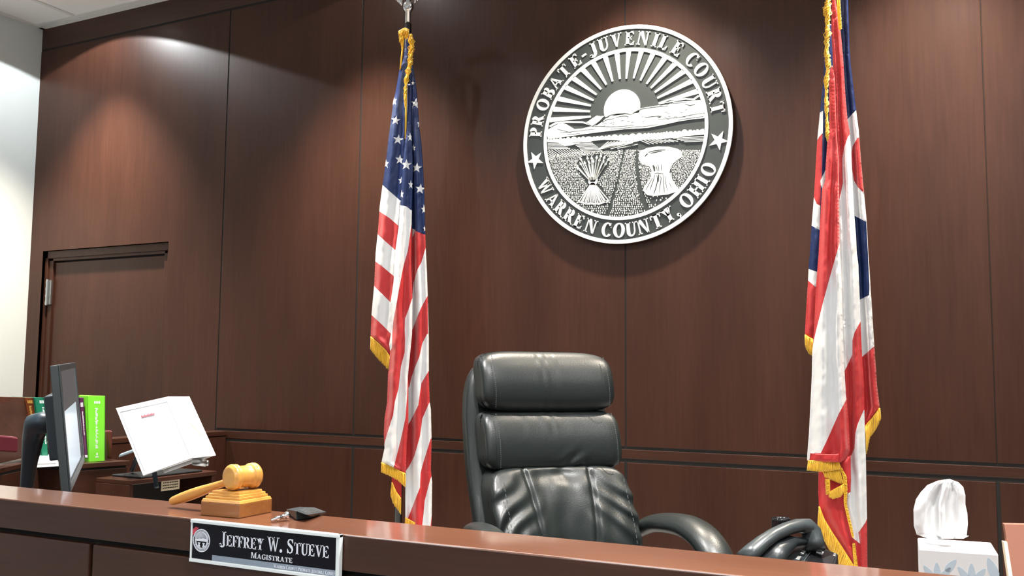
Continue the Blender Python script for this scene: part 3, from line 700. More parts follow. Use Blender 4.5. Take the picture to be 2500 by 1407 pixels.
for s in (1, -1):
    for k in range(7):
        tip = V((px_+s*(.034+k*.010), py_+.004*k, zc+.008+.009*k)); root = V((px_+s*.012, py_, zc+.070+.006*k))
        m.tube([root, root.lerp(tip, .5)+V((s*.012, 0, .02)), tip], [.006, .009, .004], 6)
    m.tube([(px_+s*.01, py_, zc+.11), (px_+s*.06, py_+.01, zc+.15), (px_+s*.12, py_+.02, zc+.13)], [.008, .011, .005], 8)
lab(m.build('finial', M['chrome'], us, smooth=True), 'chrome eagle with spread wings on a ball')

# ---- state flag at the right
Yo = 3.36
q0 = at(2056, 100, Y=Yo+.03)
oh = thing('state_flag', 'furled gold fringed flag in wide red white and blue patches right of the seal', 'flag', (q0.x, q0.y, .32))
mb = MB()
A_ = [(2018,60),(2012,140),(2010,198),(2002,273),(1997.5,318.6),(1995,345.5),(1987,482),(1981.6,550),(1977,618.6),(1973.9,657),(1972.8,684),(1968,759),(1964.8,818),(1975,825),(1985,829.8),(1994,800),(2000,759),(2006,668),(2010,600),(2016,520),(2024,459),(2028,380),(2030,300),(2032,198),(2034,60)]
sheet(mb, A_, [
    ([(1990,280),(2001,275),(2009,271),(2009,326),(2007.8,326),(2000,334),(1996.4,341),(1985,350)], WH),
    ([(1985,350),(1996.4,341),(2000,334),(2007.8,326),(2006.6,425),(2004,448),(2003,502.5),(1994,498),(1987,482),(1970,470)], RD),
    ([(1970,470),(1987,482),(1994,498),(2003,502.5),(2001,561.7),(1990,556),(1981.6,551),(1970,545)], WH),
    ([(1960,652),(1973.9,657),(1994,663.7),(2012,668),(2012,720),(1992,702),(1972.8,685),(1960,678)], WH),
    ([(1960,678),(1972.8,685),(1992,702),(2020,722),(2020,900),(1950,900)], RD),
    ([(2003,441),(2015.8,414),(2015,430),(2018,437),(2014,443),(2008,463),(2004,452)], WH)],
    BL, [(.4, .4, .012)], Yo-.002, seed=5, step=4.5)
D_ = [(2052,-40),(2052,0),(2053,75),(2056,91),(2058,159),(2064,250),(2068,320),(2072,368),(2076,427),(2080,516),(2085,573),(2090,645.5),(2095,727.4),(2098,782),(2100,870.8),(2104,939.8),(2108,1039),(2112,1043),(2117,1037),(2131,1021),(2148,995.5),(2146,979.6),(2141,939.8),(2140,918.6),(2136.6,873),(2132,804.8),(2127,725),(2122,645.5),(2120,618.6),(2116,541),(2110,477.5),(2102,391),(2096.5,318.6),(2092,284.5),(2084,216),(2077,159),(2073.8,113.8),(2070.4,0),(2070,-40)]
sheet(mb, D_, [
    ([(2060,300),(2070.4,290),(2087.4,271),(2110,262),(2130,530),(2114.8,542),(2087.4,527.6),(2060,520)], WH),
    ([(2094,336),(2086,349),(2081.8,356.9),(2078,375),(2079.5,409),(2085,441),(2094,457),(2105.7,468),(2120,478),(2110,336)], RD),
    ([(2114.8,542),(2119,541),(2130,540),(2150,720),(2121.8,720.6),(2122.5,700),(2119,620)], WH),  # white sliver paints the rim light along the navy edge
    ([(2080,742),(2099,732),(2121.8,720.6),(2150,712),(2150,838),(2132,848),(2105.9,870.8),(2080,892)], WH),
    ([(2080,892),(2105.9,870.8),(2132,848),(2160,825),(2180,1100),(2080,1100)], RD)],
    BL, [(.35, .3, -.010), (.8, .8, .018)], Yo+.002, seed=6, step=4.5)
C_ = [(2030.5,-40),(2030.5,0),(2029.4,77),(2036,193.4),(2038,318.6),(2040,391),(2042,482),(2044,618.6),(2048,691),(2050,804.8),(2054,907),(2055,965.6),(2052,1019),(2050,1100),(2051,1131),(2056,1150),(2060,1165),(2064,1236),(2074.6,1279),(2079.9,1312.7),(2083,1331),(2086,1410),(2119,1410),(2117.9,1382),(2116.8,1257.8),(2115,1178.5),(2114,1118.8),(2111,1039),(2109,939.8),(2104.7,870.8),(2101,782),(2099,727.4),(2095.6,645.5),(2092,618.6),(2089.7,573),(2085,516),(2080.6,427),(2078,368),(2074,320),(2069,291),(2063.5,227.6),(2057.9,136.5),(2052,75),(2047.6,45.5),(2039.7,0),(2039,-40)]
sheet(mb, C_, [
    ([(2078,325),(2070.4,334),(2060,363.7),(2056.7,386.5),(2057.9,448),(2049.9,485.5),(2030,520),(2030,960),(2061.5,907),(2070.6,889),(2080.8,866),(2080.8,832),(2086.5,811.6),(2100,786.6),(2120,760),(2110,480),(2090,330)], WH),
    ([(2130,985),(2108,1003),(2093,1039),(2088,1059),(2086,1095),(2077.3,1114.8),(2076.7,1116),(2077.7,1173),(2076.7,1200.8),(2067,1207),(2068,1236.7),(2074.6,1279),(2079.9,1312.7),(2099.9,1328.5),(2095.7,1301),(2112.6,1276.8),(2119,1262),(2135,1240)], WH),
    ([(2060,784),(2068,781),(2069,773),(2073,779),(2077,773),(2072,784),(2076,796),(2068,791),(2060,795)], WH)],
    RD, [(.25, .2, .012), (.45, .4, -.006), (.7, .68, .016)], Yo-.022, seed=7, step=4.5)
B_ = [(2024,195),(2024.9,316),(2020,345.5),(2015.8,402.4),(2014.6,441),(2006.7,463.9),(2002,550),(1998.7,618.6),(1992,702),(1987.5,804.8),(1983,861.7),(1981.9,918.6),(1979.8,959.7),(1974.9,1059),(1970.9,1108.9),(1970.5,1126),(2010,1128),(2053.4,1130),(2062,1132),(2070,1120),(2075,1099),(2071,1019),(2065.4,965.6),(2061.4,900),(2057,804.8),(2054.7,691),(2050,600),(2048.8,482),(2047.6,391),(2044,345.5),(2042,318.6),(2038.5,193),(2032,160),(2026,170)]
sheet(mb, B_, [
    ([(2052,590),(2047.8,600),(2028.5,668),(2006.9,748),(1993,804.8),(1986.4,832),(1984,850),(1960,880),(1960,1120),(1976,1126),(1978,1108),(2003.7,1106.9),(2015.6,1083),(2031.6,1047),(2047.5,1011),(2065.4,977.6),(2080,960),(2080,590)], WH)],
    RD, [(.3, .35, .020), (.6, .62, .008), (.85, .85, .022)], Yo-.045, seed=8, step=4.5)
E_ = [(1998.6,1140),(1997.5,1205),(1999.6,1241),(2011,1268),(2030,1300),(2055.6,1338),(2092,1395),(2090,1340),(2083,1331.7),(2076.7,1289.5),(2064,1236.7),(2063,1194.5),(2062,1140)]
sheet(mb, E_, [], RD, [(.5, .5, .015)], Yo-.024, seed=9, step=4.5)
X_ = [(2049,1128),(2077,1112),(2077.7,1173),(2076.7,1202),(2068,1206),(2058,1165)]
sheet(mb, X_, [], RD, [(.5, .5, .012)], Yo-.05, seed=10, step=4)
H_ = [(1978,1107),(2000,1109),(2040,1110),(2058,1106),(2059,1112),(2055,1130),(2010,1129),(1976,1126)]
sheet(mb, H_, [], RD, [(.3, .3, .006), (.8, .8, .01)], Yo-.066, seed=11, step=4)
mb.build('flag_cloth', FM, oh, smooth=True)
mb = MB(); fringe(mb, [(1973,1126),(2010,1127),(2049,1129)], [(1970,1149),(2007,1153),(2051,1147)], Yo-.062, 90, seed=11); mb.build('fringe', M['gold'], oh, smooth=True)
mb = MB(); fringe(mb, [(2007,1148),(2049,1144)], [(2014,1166),(2060,1184)], Yo-.055, 60, seed=12); mb.build('fringe', M['gold'], oh, smooth=True)
mb = MB(); fringe(mb, [(2049,1135),(2060,1165),(2062,1194),(2062,1230),(2070,1264),(2079,1300),(2082,1312)], [(2053,1140),(2067,1165),(2068.5,1196),(2067,1232),(2075,1266),(2083,1302),(2085,1315)], Yo-.055, 190, seed=13); mb.build('fringe', M['gold'], oh, smooth=True)
mb = MB(); fringe(mb, [(2083,1328),(2084,1350),(2089,1400)], [(2088,1328),(2090,1350),(2096,1400)], Yo-.03, 80, seed=14); mb.build('fringe', M['gold'], oh, smooth=True)
mb = MB(); fringe(mb, [(1999.6,1237),(2011,1268),(2030,1300),(2055.6,1338),(2088,1390)], [(1996.5,1290),(2013,1321),(2026,1344),(2047,1378),(2070,1420)], Yo-.028, 170, seed=15); mb.build('fringe', M['gold'], oh, smooth=True)
mb = MB(); fringe(mb, [(2024,1171),(2025,1205)], [(2014,1171),(2017,1209)], Yo-.06, 34, seed=16); mb.build('fringe', M['gold'], oh, smooth=True)
mb = MB(); fringe(mb, [(2025,1203),(2041,1194),(2060,1184)], [(2024,1214),(2033,1219),(2052,1214),(2060,1203)], Yo-.06, 55, seed=17); mb.build('fringe', M['gold'], oh, smooth=True)
mb = MB(); fringe(mb, [(2112,1043),(2117,1037),(2131,1021),(2148,997)], [(2115,1110),(2123,1069),(2139,1047),(2151,1022)], Yo-.004, 90, seed=18); mb.build('fringe', M['gold'], oh, smooth=True)
mb = MB(); fringe(mb, [(1965,818),(1975,825),(1985,829.8)], [(1966,847),(1975,864),(1983,869)], Yo-.006, 45, seed=19); mb.build('fringe', M['gold'], oh, smooth=True)
mb = MB(); mb.tube([at(2044, -30, Y=Yo-.06), at(2047, 20, Y=Yo-.06), at(2051, 72, Y=Yo-.055)], .0048, 8)
for k in range(30):
    t = k/29; p = at(lerp(2045, 2051, t)+1.5, lerp(-30, 70, t), Y=Yo-.062); mb.lathe([(.001, -.0035), (.0048, 0), (.001, .0035)], 8, o=p)
mb.build('cord', M['gold'], oh, smooth=True)
mb = MB(); tassel(mb, [(2024,-50),(2022,0),(2020,40),(2021,80),(2018,120),(2022,160),(2018,190),(2017,230),(2018,265),(2020,315),(2021,334)], Yo-.085, (10.5, 3.5), 760, 21)
mb.build('tassel', M['gold'], oh, smooth=True)
pole(oh, q0.x, q0.y, 3.08)
lab(MB().lathe([(.0125, 3.05), (.0125, 3.10), (.018, 3.105), (.024, 3.125), (.024, 3.14), (.016, 3.155), (.008, 3.17), (.022, 3.20), (.016, 3.24), (.001, 3.30)], 24, o=(q0.x, q0.y, 0)).build('finial', M['chrome'], oh, smooth=True), 'chrome spear point above the flag')

# ---------------------------------------------------------------- executive chair
CH = V((-1.0, 2.345, .32))
chair = thing('executive_chair', 'high backed black leather executive chair behind the bench', 'chair', CH, math.radians(48))
def soft(center, size, k=5, n=18, warp=None, mb=None, mi=0):
    mb = mb or MB(); vs = []; fs = []
    for ax in range(3):
        for sg in (-1, 1):
            o = len(vs)
            for i in range(n+1):
                for j in range(n+1):
                    a, b = math.tan((2*i/n-1)*PI/4), math.tan((2*j/n-1)*PI/4)
                    p = [0, 0, 0]; p[ax] = sg; p[(ax+1) % 3] = a; p[(ax+2) % 3] = b
                    L = sum(abs(c)**k for c in p)**(1/k)
                    q = V([p[c]/L*size[c]/2 for c in range(3)])
                    nrm = V([p[c]/L for c in range(3)])
                    if warp: q = warp(q, nrm)
                    vs.append(q+V(center))
            for i in range(n):
                for j in range(n):
                    f = [o+i*(n+1)+j, o+(i+1)*(n+1)+j, o+(i+1)*(n+1)+j+1, o+i*(n+1)+j+1]
                    fs.append(f if sg > 0 else f[::-1])
    return mb.add(vs, fs, mi)
def by(h):      # where the face of the back sits (local y) at height h
    return .10+.17*max(0, (h-.45))+.10*max(0, (h-.45))**2-.05*math.exp(-((h-.70)/.13)**2)
def backwarp(h0, wid, kind):
    def wf(q, n):
        h = h0+q.z; y = by(h)
        side = abs(q.x)/(wid/2)
        dy = -.020*(side**2.4)*(1 if n.y < .2 else 0)      # wings of the cushion come forward
        d = 0
        if n.y < 0:
            X = q.x
            if kind != 'lower': d += .024*(q.z/.085)**2
            if kind == 'head':
                for xc in (-.020, .004, .020): d += .0022*math.exp(-((X-xc)/.0045)**2)*(.5+.5*noise.noise(V((xc*90, q.z*12, 0)))+.3)
            if kind == 'upper':
                d += .003*math.exp(-((X)/.005)**2)*max(0, q.z/.07)
                d += .0022*noise.noise(V((X*46, q.z*10, 2)))*max(0, q.z/.06)*math.exp(-(X/.09)**2)
                d += .004*math.sin((q.z*.8-X*.7)*150)*math.exp(-((X-.06)/.035)**2-((q.z+.055)/.025)**2)
            if kind == 'lower':
                zz = q.z
                for xc in (-.085-.12*(zz-.1), .085+.10*(zz-.1)): d += .010*math.exp(-((X-xc)/.006)**2)
                f = max(0, side-.25)
                u = zz*.75+abs(X)*.62
                d += f*.010*math.sin(u*120+4*noise.noise(V((X*8, zz*8, 1))))*math.exp(-((zz-.10)/.09)**2)
                d += f*.0075*math.sin((zz-abs(X)*.6)*130+3*noise.noise(V((X*9, zz*9, 5))))*math.exp(-((zz+.12)/.06)**2)
                d += .007*noise.noise(V((X*9+3, zz*7, 4)))+.02*math.exp(-(X/.07)**2)*math.exp(-((zz-.02)/.1)**2)
                d += .016*math.exp(-(X/.09)**2)*math.exp(-((zz-.205)/.022)**2)
                d += .003*noise.noise(V((X*28, zz*14, 9)))
        wsc = 1+(.14*max(0, -(q.z))/.2 if kind == 'lower' else 0)
        return V((q.x*wsc, q.y+y+dy+d, q.z))
    return wf
soft((0, .0, 1.131), (.408, .105, .174), 5.2, 40, backwarp(1.131, .408, 'head')).build('headrest', M['leather'], chair, smooth=True, local=True, merge=.0004)
soft((0, .010, .968), (.412, .10, .166), 7, 40, backwarp(.968, .412, 'upper')).build('back_cushion', M['leather'], chair, smooth=True, local=True, merge=.0004)
soft((0, .010, .672), (.418, .108, .448), 8, 76, backwarp(.672, .418, 'lower')).build('lumbar_cushion', M['leather'], chair, smooth=True, local=True, merge=.0003)
def shellw(q, n):
    h = .80+q.z; return V((q.x*(1-.10*max(0, -q.z-.1)/.3), q.y+by(h)+.015, q.z))
soft((0, .072, .80), (.452, .075, .80), 5, 26, shellw).build('back_shell', M['leather'], chair, smooth=True, local=True, merge=.0004)
soft((0, -.13, .47), (.52, .52, .13), 4.5, 28, lambda q, n: V((q.x, q.y, q.z+(.012*noise.noise(V((q.x*8, q.y*8, 0)))+.012*(q.y > .15) if n.z > 0 else 0)))).build('seat', M['leather'], chair, smooth=True, local=True, merge=.0004)
# stitched seams
sm = MB()
for h0, h1, xx in ((1.06, 1.205, .174), (.90, 1.045, .176), (.50, .87, .178)):
    for s in (-1, 1):
        k = 26; sm = MB()
        for i in range(k):
            h = lerp(h0, h1, i/k); hh = lerp(h0, h1, (i+.6)/k)
            yy_ = lambda H, m_=(h0+h1)/2: by(H)-.058-.014+(.024*((H-m_)/.085)**2 if h1-h0 < .2 else 0)
            sm.tube([(s*xx, yy_(h)-.003, h), (s*xx, yy_(hh)-.003, hh)], .0011, 4)
        lab(sm.build('stitching', M['stitch'], chair, local=True), 'line of fine grey seam stitching')
def arm(s):
    pts = [(.215*s, .15, .70), (.255*s, .09, .738), (.272*s, .01, .752), (.280*s, -.08, .752), (.280*s, -.165, .728), (.278*s, -.225, .675), (.274*s, -.245, .60), (.265*s, -.235, .52), (.25*s, -.20, .46)]
    P = [V(p) for p in pts]; out = []
    for i in range(len(P)-1):
        a, b, c, d = P[max(i-1, 0)], P[i], P[i+1], P[min(i+2, len(P)-1)]
        for k in range(6):
            t = k/6; out.append(.5*((2*b)+(c-a)*t+(2*a-5*b+4*c-d)*t*t+(3*b-a-3*c+d)*t**3))
    out.append(P[-1]); n = len(out)
    R = [.026+.010*math.sin(PI*min(1, i/(n*.9))) for i in range(n)]
    m = MB(); m.tube(out, R, 20, flat=(1.25, .78)); return m.build('armrest', M['leather'], chair, smooth=True, local=True)
for s in (1, -1): arm(s)
m = MB(); m.lathe([(.03, .07), (.03, .28), (.022, .28), (.022, .42)], 20); m.box((-.12, -.2, .395), (.12, .1, .42)); m.build('gas_lift', M['black'], chair, local=True)
for k in range(5):
    a = math.radians(72*k+20); d = V((math.cos(a), math.sin(a), 0))
    lg = MB().tube([d*.02+V((0, 0, .11)), d*.18+V((0, 0, .10)), d*.30+V((0, 0, .075))], [.028, .022, .015], 10).build('base_leg', M['black'], chair, smooth=True, local=True)
    MB().lathe([(.006, -.022), (.024, -.018), (.026, 0), (.024, .018), (.006, .022)], 16, o=d*.30+V((0, 0, .027)), ax=(-d.y, d.x, 0)).build('caster', M['black'], lg, smooth=True, local=True)

# ---------------------------------------------------------------- gavel and sound block
BY = .0
bl = at(498.5, 1259, Z=LZ); bf = at(584.9, 1266.6, Z=LZ); brr = at(668, 1255, Z=LZ)
blk = thing('sound_block', 'square stepped golden wood sound block under the gavel head', 'sound block', (bf.x, bf.y+.03, LZ))
c = (bl+brr)/2; e1 = V((bl.x-bf.x, bl.y-bf.y, 0)); e2 = V((brr.x-bf.x, brr.y-bf.y, 0)); side = .072
c = V((bf.x, bf.y, LZ)); ang = -.60
ux = V((math.cos(ang+PI/2+.55), math.sin(ang+PI/2+.55), 0)); 
e1 = e1.normalized(); e2 = (e2-e1*e2.dot(e1)).normalized() if abs(e2.dot(e1)) < .9 else V((-e1.y, e1.x, 0))
S = .070
ctr = c+(e1+e2)*S/2
def layer(mb, h0, h1, s0, s1, mi=0):
    P = []
    for h, s in ((h0, s0), (h1, s1)):
        for a, b in ((-1, -1), (1, -1), (1, 1), (-1, 1)): P.append(ctr+e1*a*s/2+e2*b*s/2+V((0, 0, h)))
    mb.hexa(P, mi)
m = MB(); layer(m, .0, .019, S, S); lab(m.build('block_base', M['oakd'], blk, bevel=.001), 'darker amber lower slab')
m = MB(); layer(m, .019, .0235, S, S*.95); layer(m, .0235, .027, S*.88, S*.88); layer(m, .027, .0305, S*.82, S*.80); layer(m, .0305, .034, S*.72, S*.70)
m.build('block_top', M['oak'], blk, bevel=.0006)
# gavel: head axis and handle
R = .0186; Lh = .0250
mid = at(596, 1184, D=1.2); mid = ctr+V((.006, .004, .034+R+.0002)); hc = mid
gv = thing('gavel', 'small golden wood gavel lying across the sound block, its handle tip on the ledge', 'gavel', (hc.x, hc.y, LZ+.034))
axd = V((.20, .98, 0)).normalized()
rs = R/.0222
def gp(f, e): return [(r*rs, f*(Lh-h)) for r, h in e]
E1 = [(.012, 0), (.0165, .0004), (.0185, .0012), (.0192, .0030), (.0213, .0038), (.0222, .0056), (.0222, .0092), (.0210, .0100), (.0208, .0108), (.0218, .0116), (.0218, .0136), (.0198, .0146), (.0186, .0168)]
prof = gp(-1, E1)+gp(1, E1)[::-1]
MB().lathe(prof, 56, o=mid, ax=axd).build('head', M['oak'], gv, smooth=True)
tip = at(416, 1226, Z=LZ+.008)
st_ = mid+((tip-mid).normalized())*.020
def lp(t): return st_.lerp(tip, t)
hd = st_.lerp(tip, -.06)
pts = [hd]+[lp(t) for t in (0, .02, .04, .07, .10, .2, .35, .5, .65, .8, .9, .95, .98, 1.0)]
rad = [.005, .0055, .0085, .0090, .0080, .0060, .0062, .0072, .0086, .0092, .0088, .0078, .0072, .0060, .0030]
MB().tube(pts, [r*.9 for r in rad], 20).build('handle', M['oak'], gv, smooth=True)

# ---------------------------------------------------------------- microphone head lying on the ledge
a = at(662, 1271, Z=LZ+.003); b = at(704, 1257, Z=LZ+.008); 
mc = thing('microphone', 'small black boundary microphone with chrome plug lying on the ledge', 'microphone', (b.x+.03, b.y+.02, LZ))
m = MB(); m.tube([a, a.lerp(b, .25), a.lerp(b, .26), a.lerp(b, .55), a.lerp(b, .56), a.lerp(b, .8), a.lerp(b, .81), b], [.0016, .0022, .0030, .0030, .0026, .0030, .0048, .0052], 14); lab(m.build('plug', M['chrome'], mc, smooth=True), 'chrome jack plug')
Th = [(699, 1244, .0100), (731, 1237.5, .0120), (768, 1239, .0095), (797, 1250.5, .0035), (748, 1257.5, .0105), (722, 1247.5, .0130)]
Tv = [at(x, y, Z=LZ+h) for x, y, h in Th]
Bv = [at(x, y, Z=LZ+.0004) for x, y in ((700, 1253), (723, 1271), (763, 1265), (797, 1253.5))]
B4 = V((Tv[2].x, Tv[2].y, LZ+.0004)); B5 = V((Tv[1].x, Tv[1].y, LZ+.0004))
m = MB(); m.add(Tv+Bv+[B4, B5], [[0, 5, 1], [1, 5, 4], [1, 4, 2], [2, 4, 3], [0, 6, 7, 5], [5, 7, 8], [5, 8, 4], [4, 8, 9, 3], [3, 9, 10, 2], [2, 10, 11, 1], [1, 11, 6, 0], [6, 11, 10, 9, 8, 7]])
m.build('housing', M['gplastic'], mc, bevel=.0012)
m = MB(); K = [at(728, 1246.5, Z=LZ+.0129), at(748, 1254.5, Z=LZ+.0110), at(786, 1249.5, Z=LZ+.0058), at(762, 1240.5, Z=LZ+.0104)]
for i in range(11):
    for j in range(6):
        u, v = (i+.25+.5*(j % 2))/11, (j+.5)/6; p = K[0].lerp(K[3], u).lerp(K[1].lerp(K[2], u), v)+V((0, 0, .0002)); m.lathe([(.0010, 0), (.0010, .0008)], 6, o=p)
lab(m.build('grille', M['steel'], mc), 'perforated grille')

# ---------------------------------------------------------------- name plate on the bench front
NP0 = at(466, 1267, Y=.991); NP1 = at(829, 1306, Y=.991)
px0, px1, pz1, pz0 = NP0.x, NP1.x, NP0.z-.0005, 1.2105
np_ = thing('name_plate', 'black name plate with white lettering in a clear holder on the bench front', 'name plate', ((px0+px1)/2, .99, pz0))
m = MB(); m.box((px0, .990, pz1-.0045), (px1, .9985, pz1)); m.box((px0, .990, pz0), (px1, .9985, pz0+.0045)); m.box((px0, .991, pz0), (px0+.0025, .9985, pz1)); m.box((px1-.0055, .991, pz0), (px1, .9985, pz1))
lab(m.build('holder', M['clear'], np_, bevel=.0008), 'pale clear edged holder')
YP = .993
MB().box((px0+.0025, YP, pz0+.0045), (px1-.0055, .998, pz1-.0045)).build('plate', M['platebk'], np_)
m = MB(); m.box((px0+.040, YP-.0004, pz0+.0046), (px1-.0056, YP+.001, pz0+.0120)); lab(m.build('band', M['slate'], np_), 'slate blue band along the lower edge')
def text(mb, s, x, z, cap, y0, y1, T=.22, t=.085, small=.8, track=.06, width=None, kx=1.0):
    """small capitals: upper-case letters full height, lower-case reduced"""
    adv = 0; L = []
    for ch in s:
        if ch == ' ': adv += .38; continue
        k = small if ch.islower() else 1
        P, wd = glyph(ch.upper(), T/(k**.4), t/(k**.3)); L.append((P, k, adv)); adv += (wd+track)*k
    sx = (width/adv if width else cap*kx)
    for P, k, a in L:
        for q in P: mb.prism([(x+(a+gx*k)*sx, z+gy*k*cap) for gx, gy in q], y0, y1)
m = MB()
text(m, 'Jeffrey W. Stueve', px0+.0545, pz0+.0262, .0185, YP+.001, YP-.0006, .17, .07, .80, .05, width=.1835)
text(m, 'Magistrate', px0+.1085, pz0+.0145, .0078, YP+.001, YP-.0006, .17, .08, .82, .10, width=.071)
lab(m.build('lettering', M['lilac'], np_), 'white serif name and title')
m = MB(); text(m, 'Warren County Probate Juvenile Court', px0+.148, pz0+.0058, .0046, YP, YP-.0009, .16, .08, .8, .08, width=.0995)
lab(m.build('small_lettering', M['lilac'], np_), 'small serif court name')
# emblem
ex, ez, er = px0+.0195, (pz0+pz1)/2+.001, .0155
m = MB()
def ann(r1, r0, n=48, mi=0, y=YP-.0006, a0=0, a1=360):
    for i in range(n):
        a, b = math.radians(a0+(a1-a0)*i/n), math.radians(a0+(a1-a0)*(i+1)/n)
        m.prism([(ex+r1*math.cos(a), ez+r1*math.sin(a)), (ex+r1*math.cos(b), ez+r1*math.sin(b)), (ex+r0*math.cos(b), ez+r0*math.sin(b)), (ex+r0*math.cos(a), ez+r0*math.sin(a))], YP+.001, y, mi)
ann(er, er-.0013); ann(er-.0036, er-.0046)
for k in range(40):
    if 17 < k < 23 or k in (0, 39): continue
    a = math.radians(k*9+3); r0 = er-.0032; m.prism([(ex+r0*math.cos(a), ez+r0*math.sin(a)), (ex+(r0+.0014)*math.cos(a), ez+(r0+.0014)*math.sin(a)), (ex+(r0+.0014)*math.cos(a+.07), ez+(r0+.0014)*math.sin(a+.07)), (ex+r0*math.cos(a+.07), ez+r0*math.sin(a+.07))], YP+.001, YP-.0006)
for k in range(15):
    a = math.radians(10+k*11.4); m.prism([(ex+.0035*math.cos(a-.05), ez+.0035*math.sin(a-.05)), (ex+.0107*math.cos(a-.05), ez+.0107*math.sin(a-.05)), (ex+.0107*math.cos(a+.05), ez+.0107*math.sin(a+.05))], YP+.001, YP-.0006)
m.prism([(ex-.0106, ez-.001), (ex+.0106, ez-.001), (ex+.0104, ez+.0022), (ex+.003, ez+.0032), (ex-.004, ez+.0022), (ex-.0104, ez+.001)], YP+.001, YP-.0007)
for s in (-.0042, .0042):
    m.prism([(ex+s-.0026, ez-.0030), (ex+s+.0026, ez-.0030), (ex+s+.0009, ez-.0052), (ex+s+.0024, ez-.0086), (ex+s-.0024, ez-.0086), (ex+s-.0009, ez-.0052)], YP+.001, YP-.0006)
ann(.0105, .0098, 30, 0, YP-.0006)
lab(m.build('emblem', M['lilac'], np_), 'round white sunrise emblem')
m = MB(); cxr, czr = ex-.0115, ez+.0135
m.prism([(px0+.003, ez+.006), (px0+.003, ez+.0135), (ex-.012, ez+.0175), (ex-.0055, ez+.0165), (ex-.010, ez+.013), (ex-.014, ez+.0075)], YP+.001, YP-.0003)
lab(m.build('red_patch', M['redink'], np_), 'red patch behind the emblem')

# ---------------------------------------------------------------- computer monitor seen edge-on
mo = thing('computer_monitor', 'black computer monitor on a curved stand, seen almost edge-on at the left', 'monitor', at(150, 1190, D=2.4)*1.0)
mo.location.z = 1.09; WL[mo.name] = V(mo.location)
NT, NB_, FT, FB = at(146, 891, D=2.2), at(174, 1203, D=2.16), at(184.5, 885, D=2.72), at(207, 1126, D=2.68)
nrm = (FT-NT).cross(NB_-NT).normalized()
if nrm.dot(CAM-NT) < 0: nrm = -nrm
th = .040
def q4(u, v): return (NT.lerp(FT, u)).lerp(NB_.lerp(FB, u), v)
m = MB()
def plate(mb, u0, u1, v0, v1, d0, d1, mi=0):
    P = [q4(u0, v1), q4(u1, v1), q4(u1, v0), q4(u0, v0)]
    mb.hexa([p-nrm*d0 for p in P]+[p-nrm*d1 for p in P], mi)
plate(m, 0, 1, 0, 1, .021, .004); plate(m, 0, .035, 0, 1, .004, 0); plate(m, .965, 1, 0, 1, .004, 0); plate(m, .035, .965, 0, .055, .004, 0); plate(m, .035, .965, .93, 1, .004, 0)
m.build('casing', M['gplastic'], mo, bevel=.0015)
m = MB(); plate(m, .035, .965, .055, .93, .0042, .0022); scr = m.build('screen', mat('lit_screen_dark', (.01, .012, .014), .08, emis=(.05, .055, .06), es=1), mo)
lab(scr, 'glossy dark screen')
m = MB(); plate(m, .05, .80, .38, .91, .0024, .0018); lab(m.build('screen_reflection', mat('glow_reflection', (.2, .2, .2), .2, emis=(.27, .33, .38), es=1), scr), 'pale reflection painted as a glow on the lower half of the screen')  # glowing patch stands in for a pale reflection on the glass
m = MB(); plate(m, .10, .7, .24, .76, .044, .021); m.build('rear_housing', M['bluegrey'], mo, bevel=.004)
top_ = q4(.40, .50)-nrm*.044; ba = at(65, 1190, D=2.42)
tp = at(104, 1034, D=2.38); t2 = at(88, 1038, D=2.40); t3 = at(80, 1075, D=2.42); t4 = at(72, 1130, D=2.42)
m = MB(); m.tube([top_, tp, t2, t3, t4, ba, V((ba.x-.005, ba.y, 1.10))], [.016, .024, .027, .024, .018, .015, .02], 12, flat=(1, 1.2)); m.build('stand', M['bluegrey'], mo, smooth=True)
m = MB(); m.lathe([(.12, 0), (.12, .008), (.06, .014)], 32, o=(ba.x+.03, ba.y-.03, 1.09)); m.build('base', M['bluegrey'], mo, smooth=True)

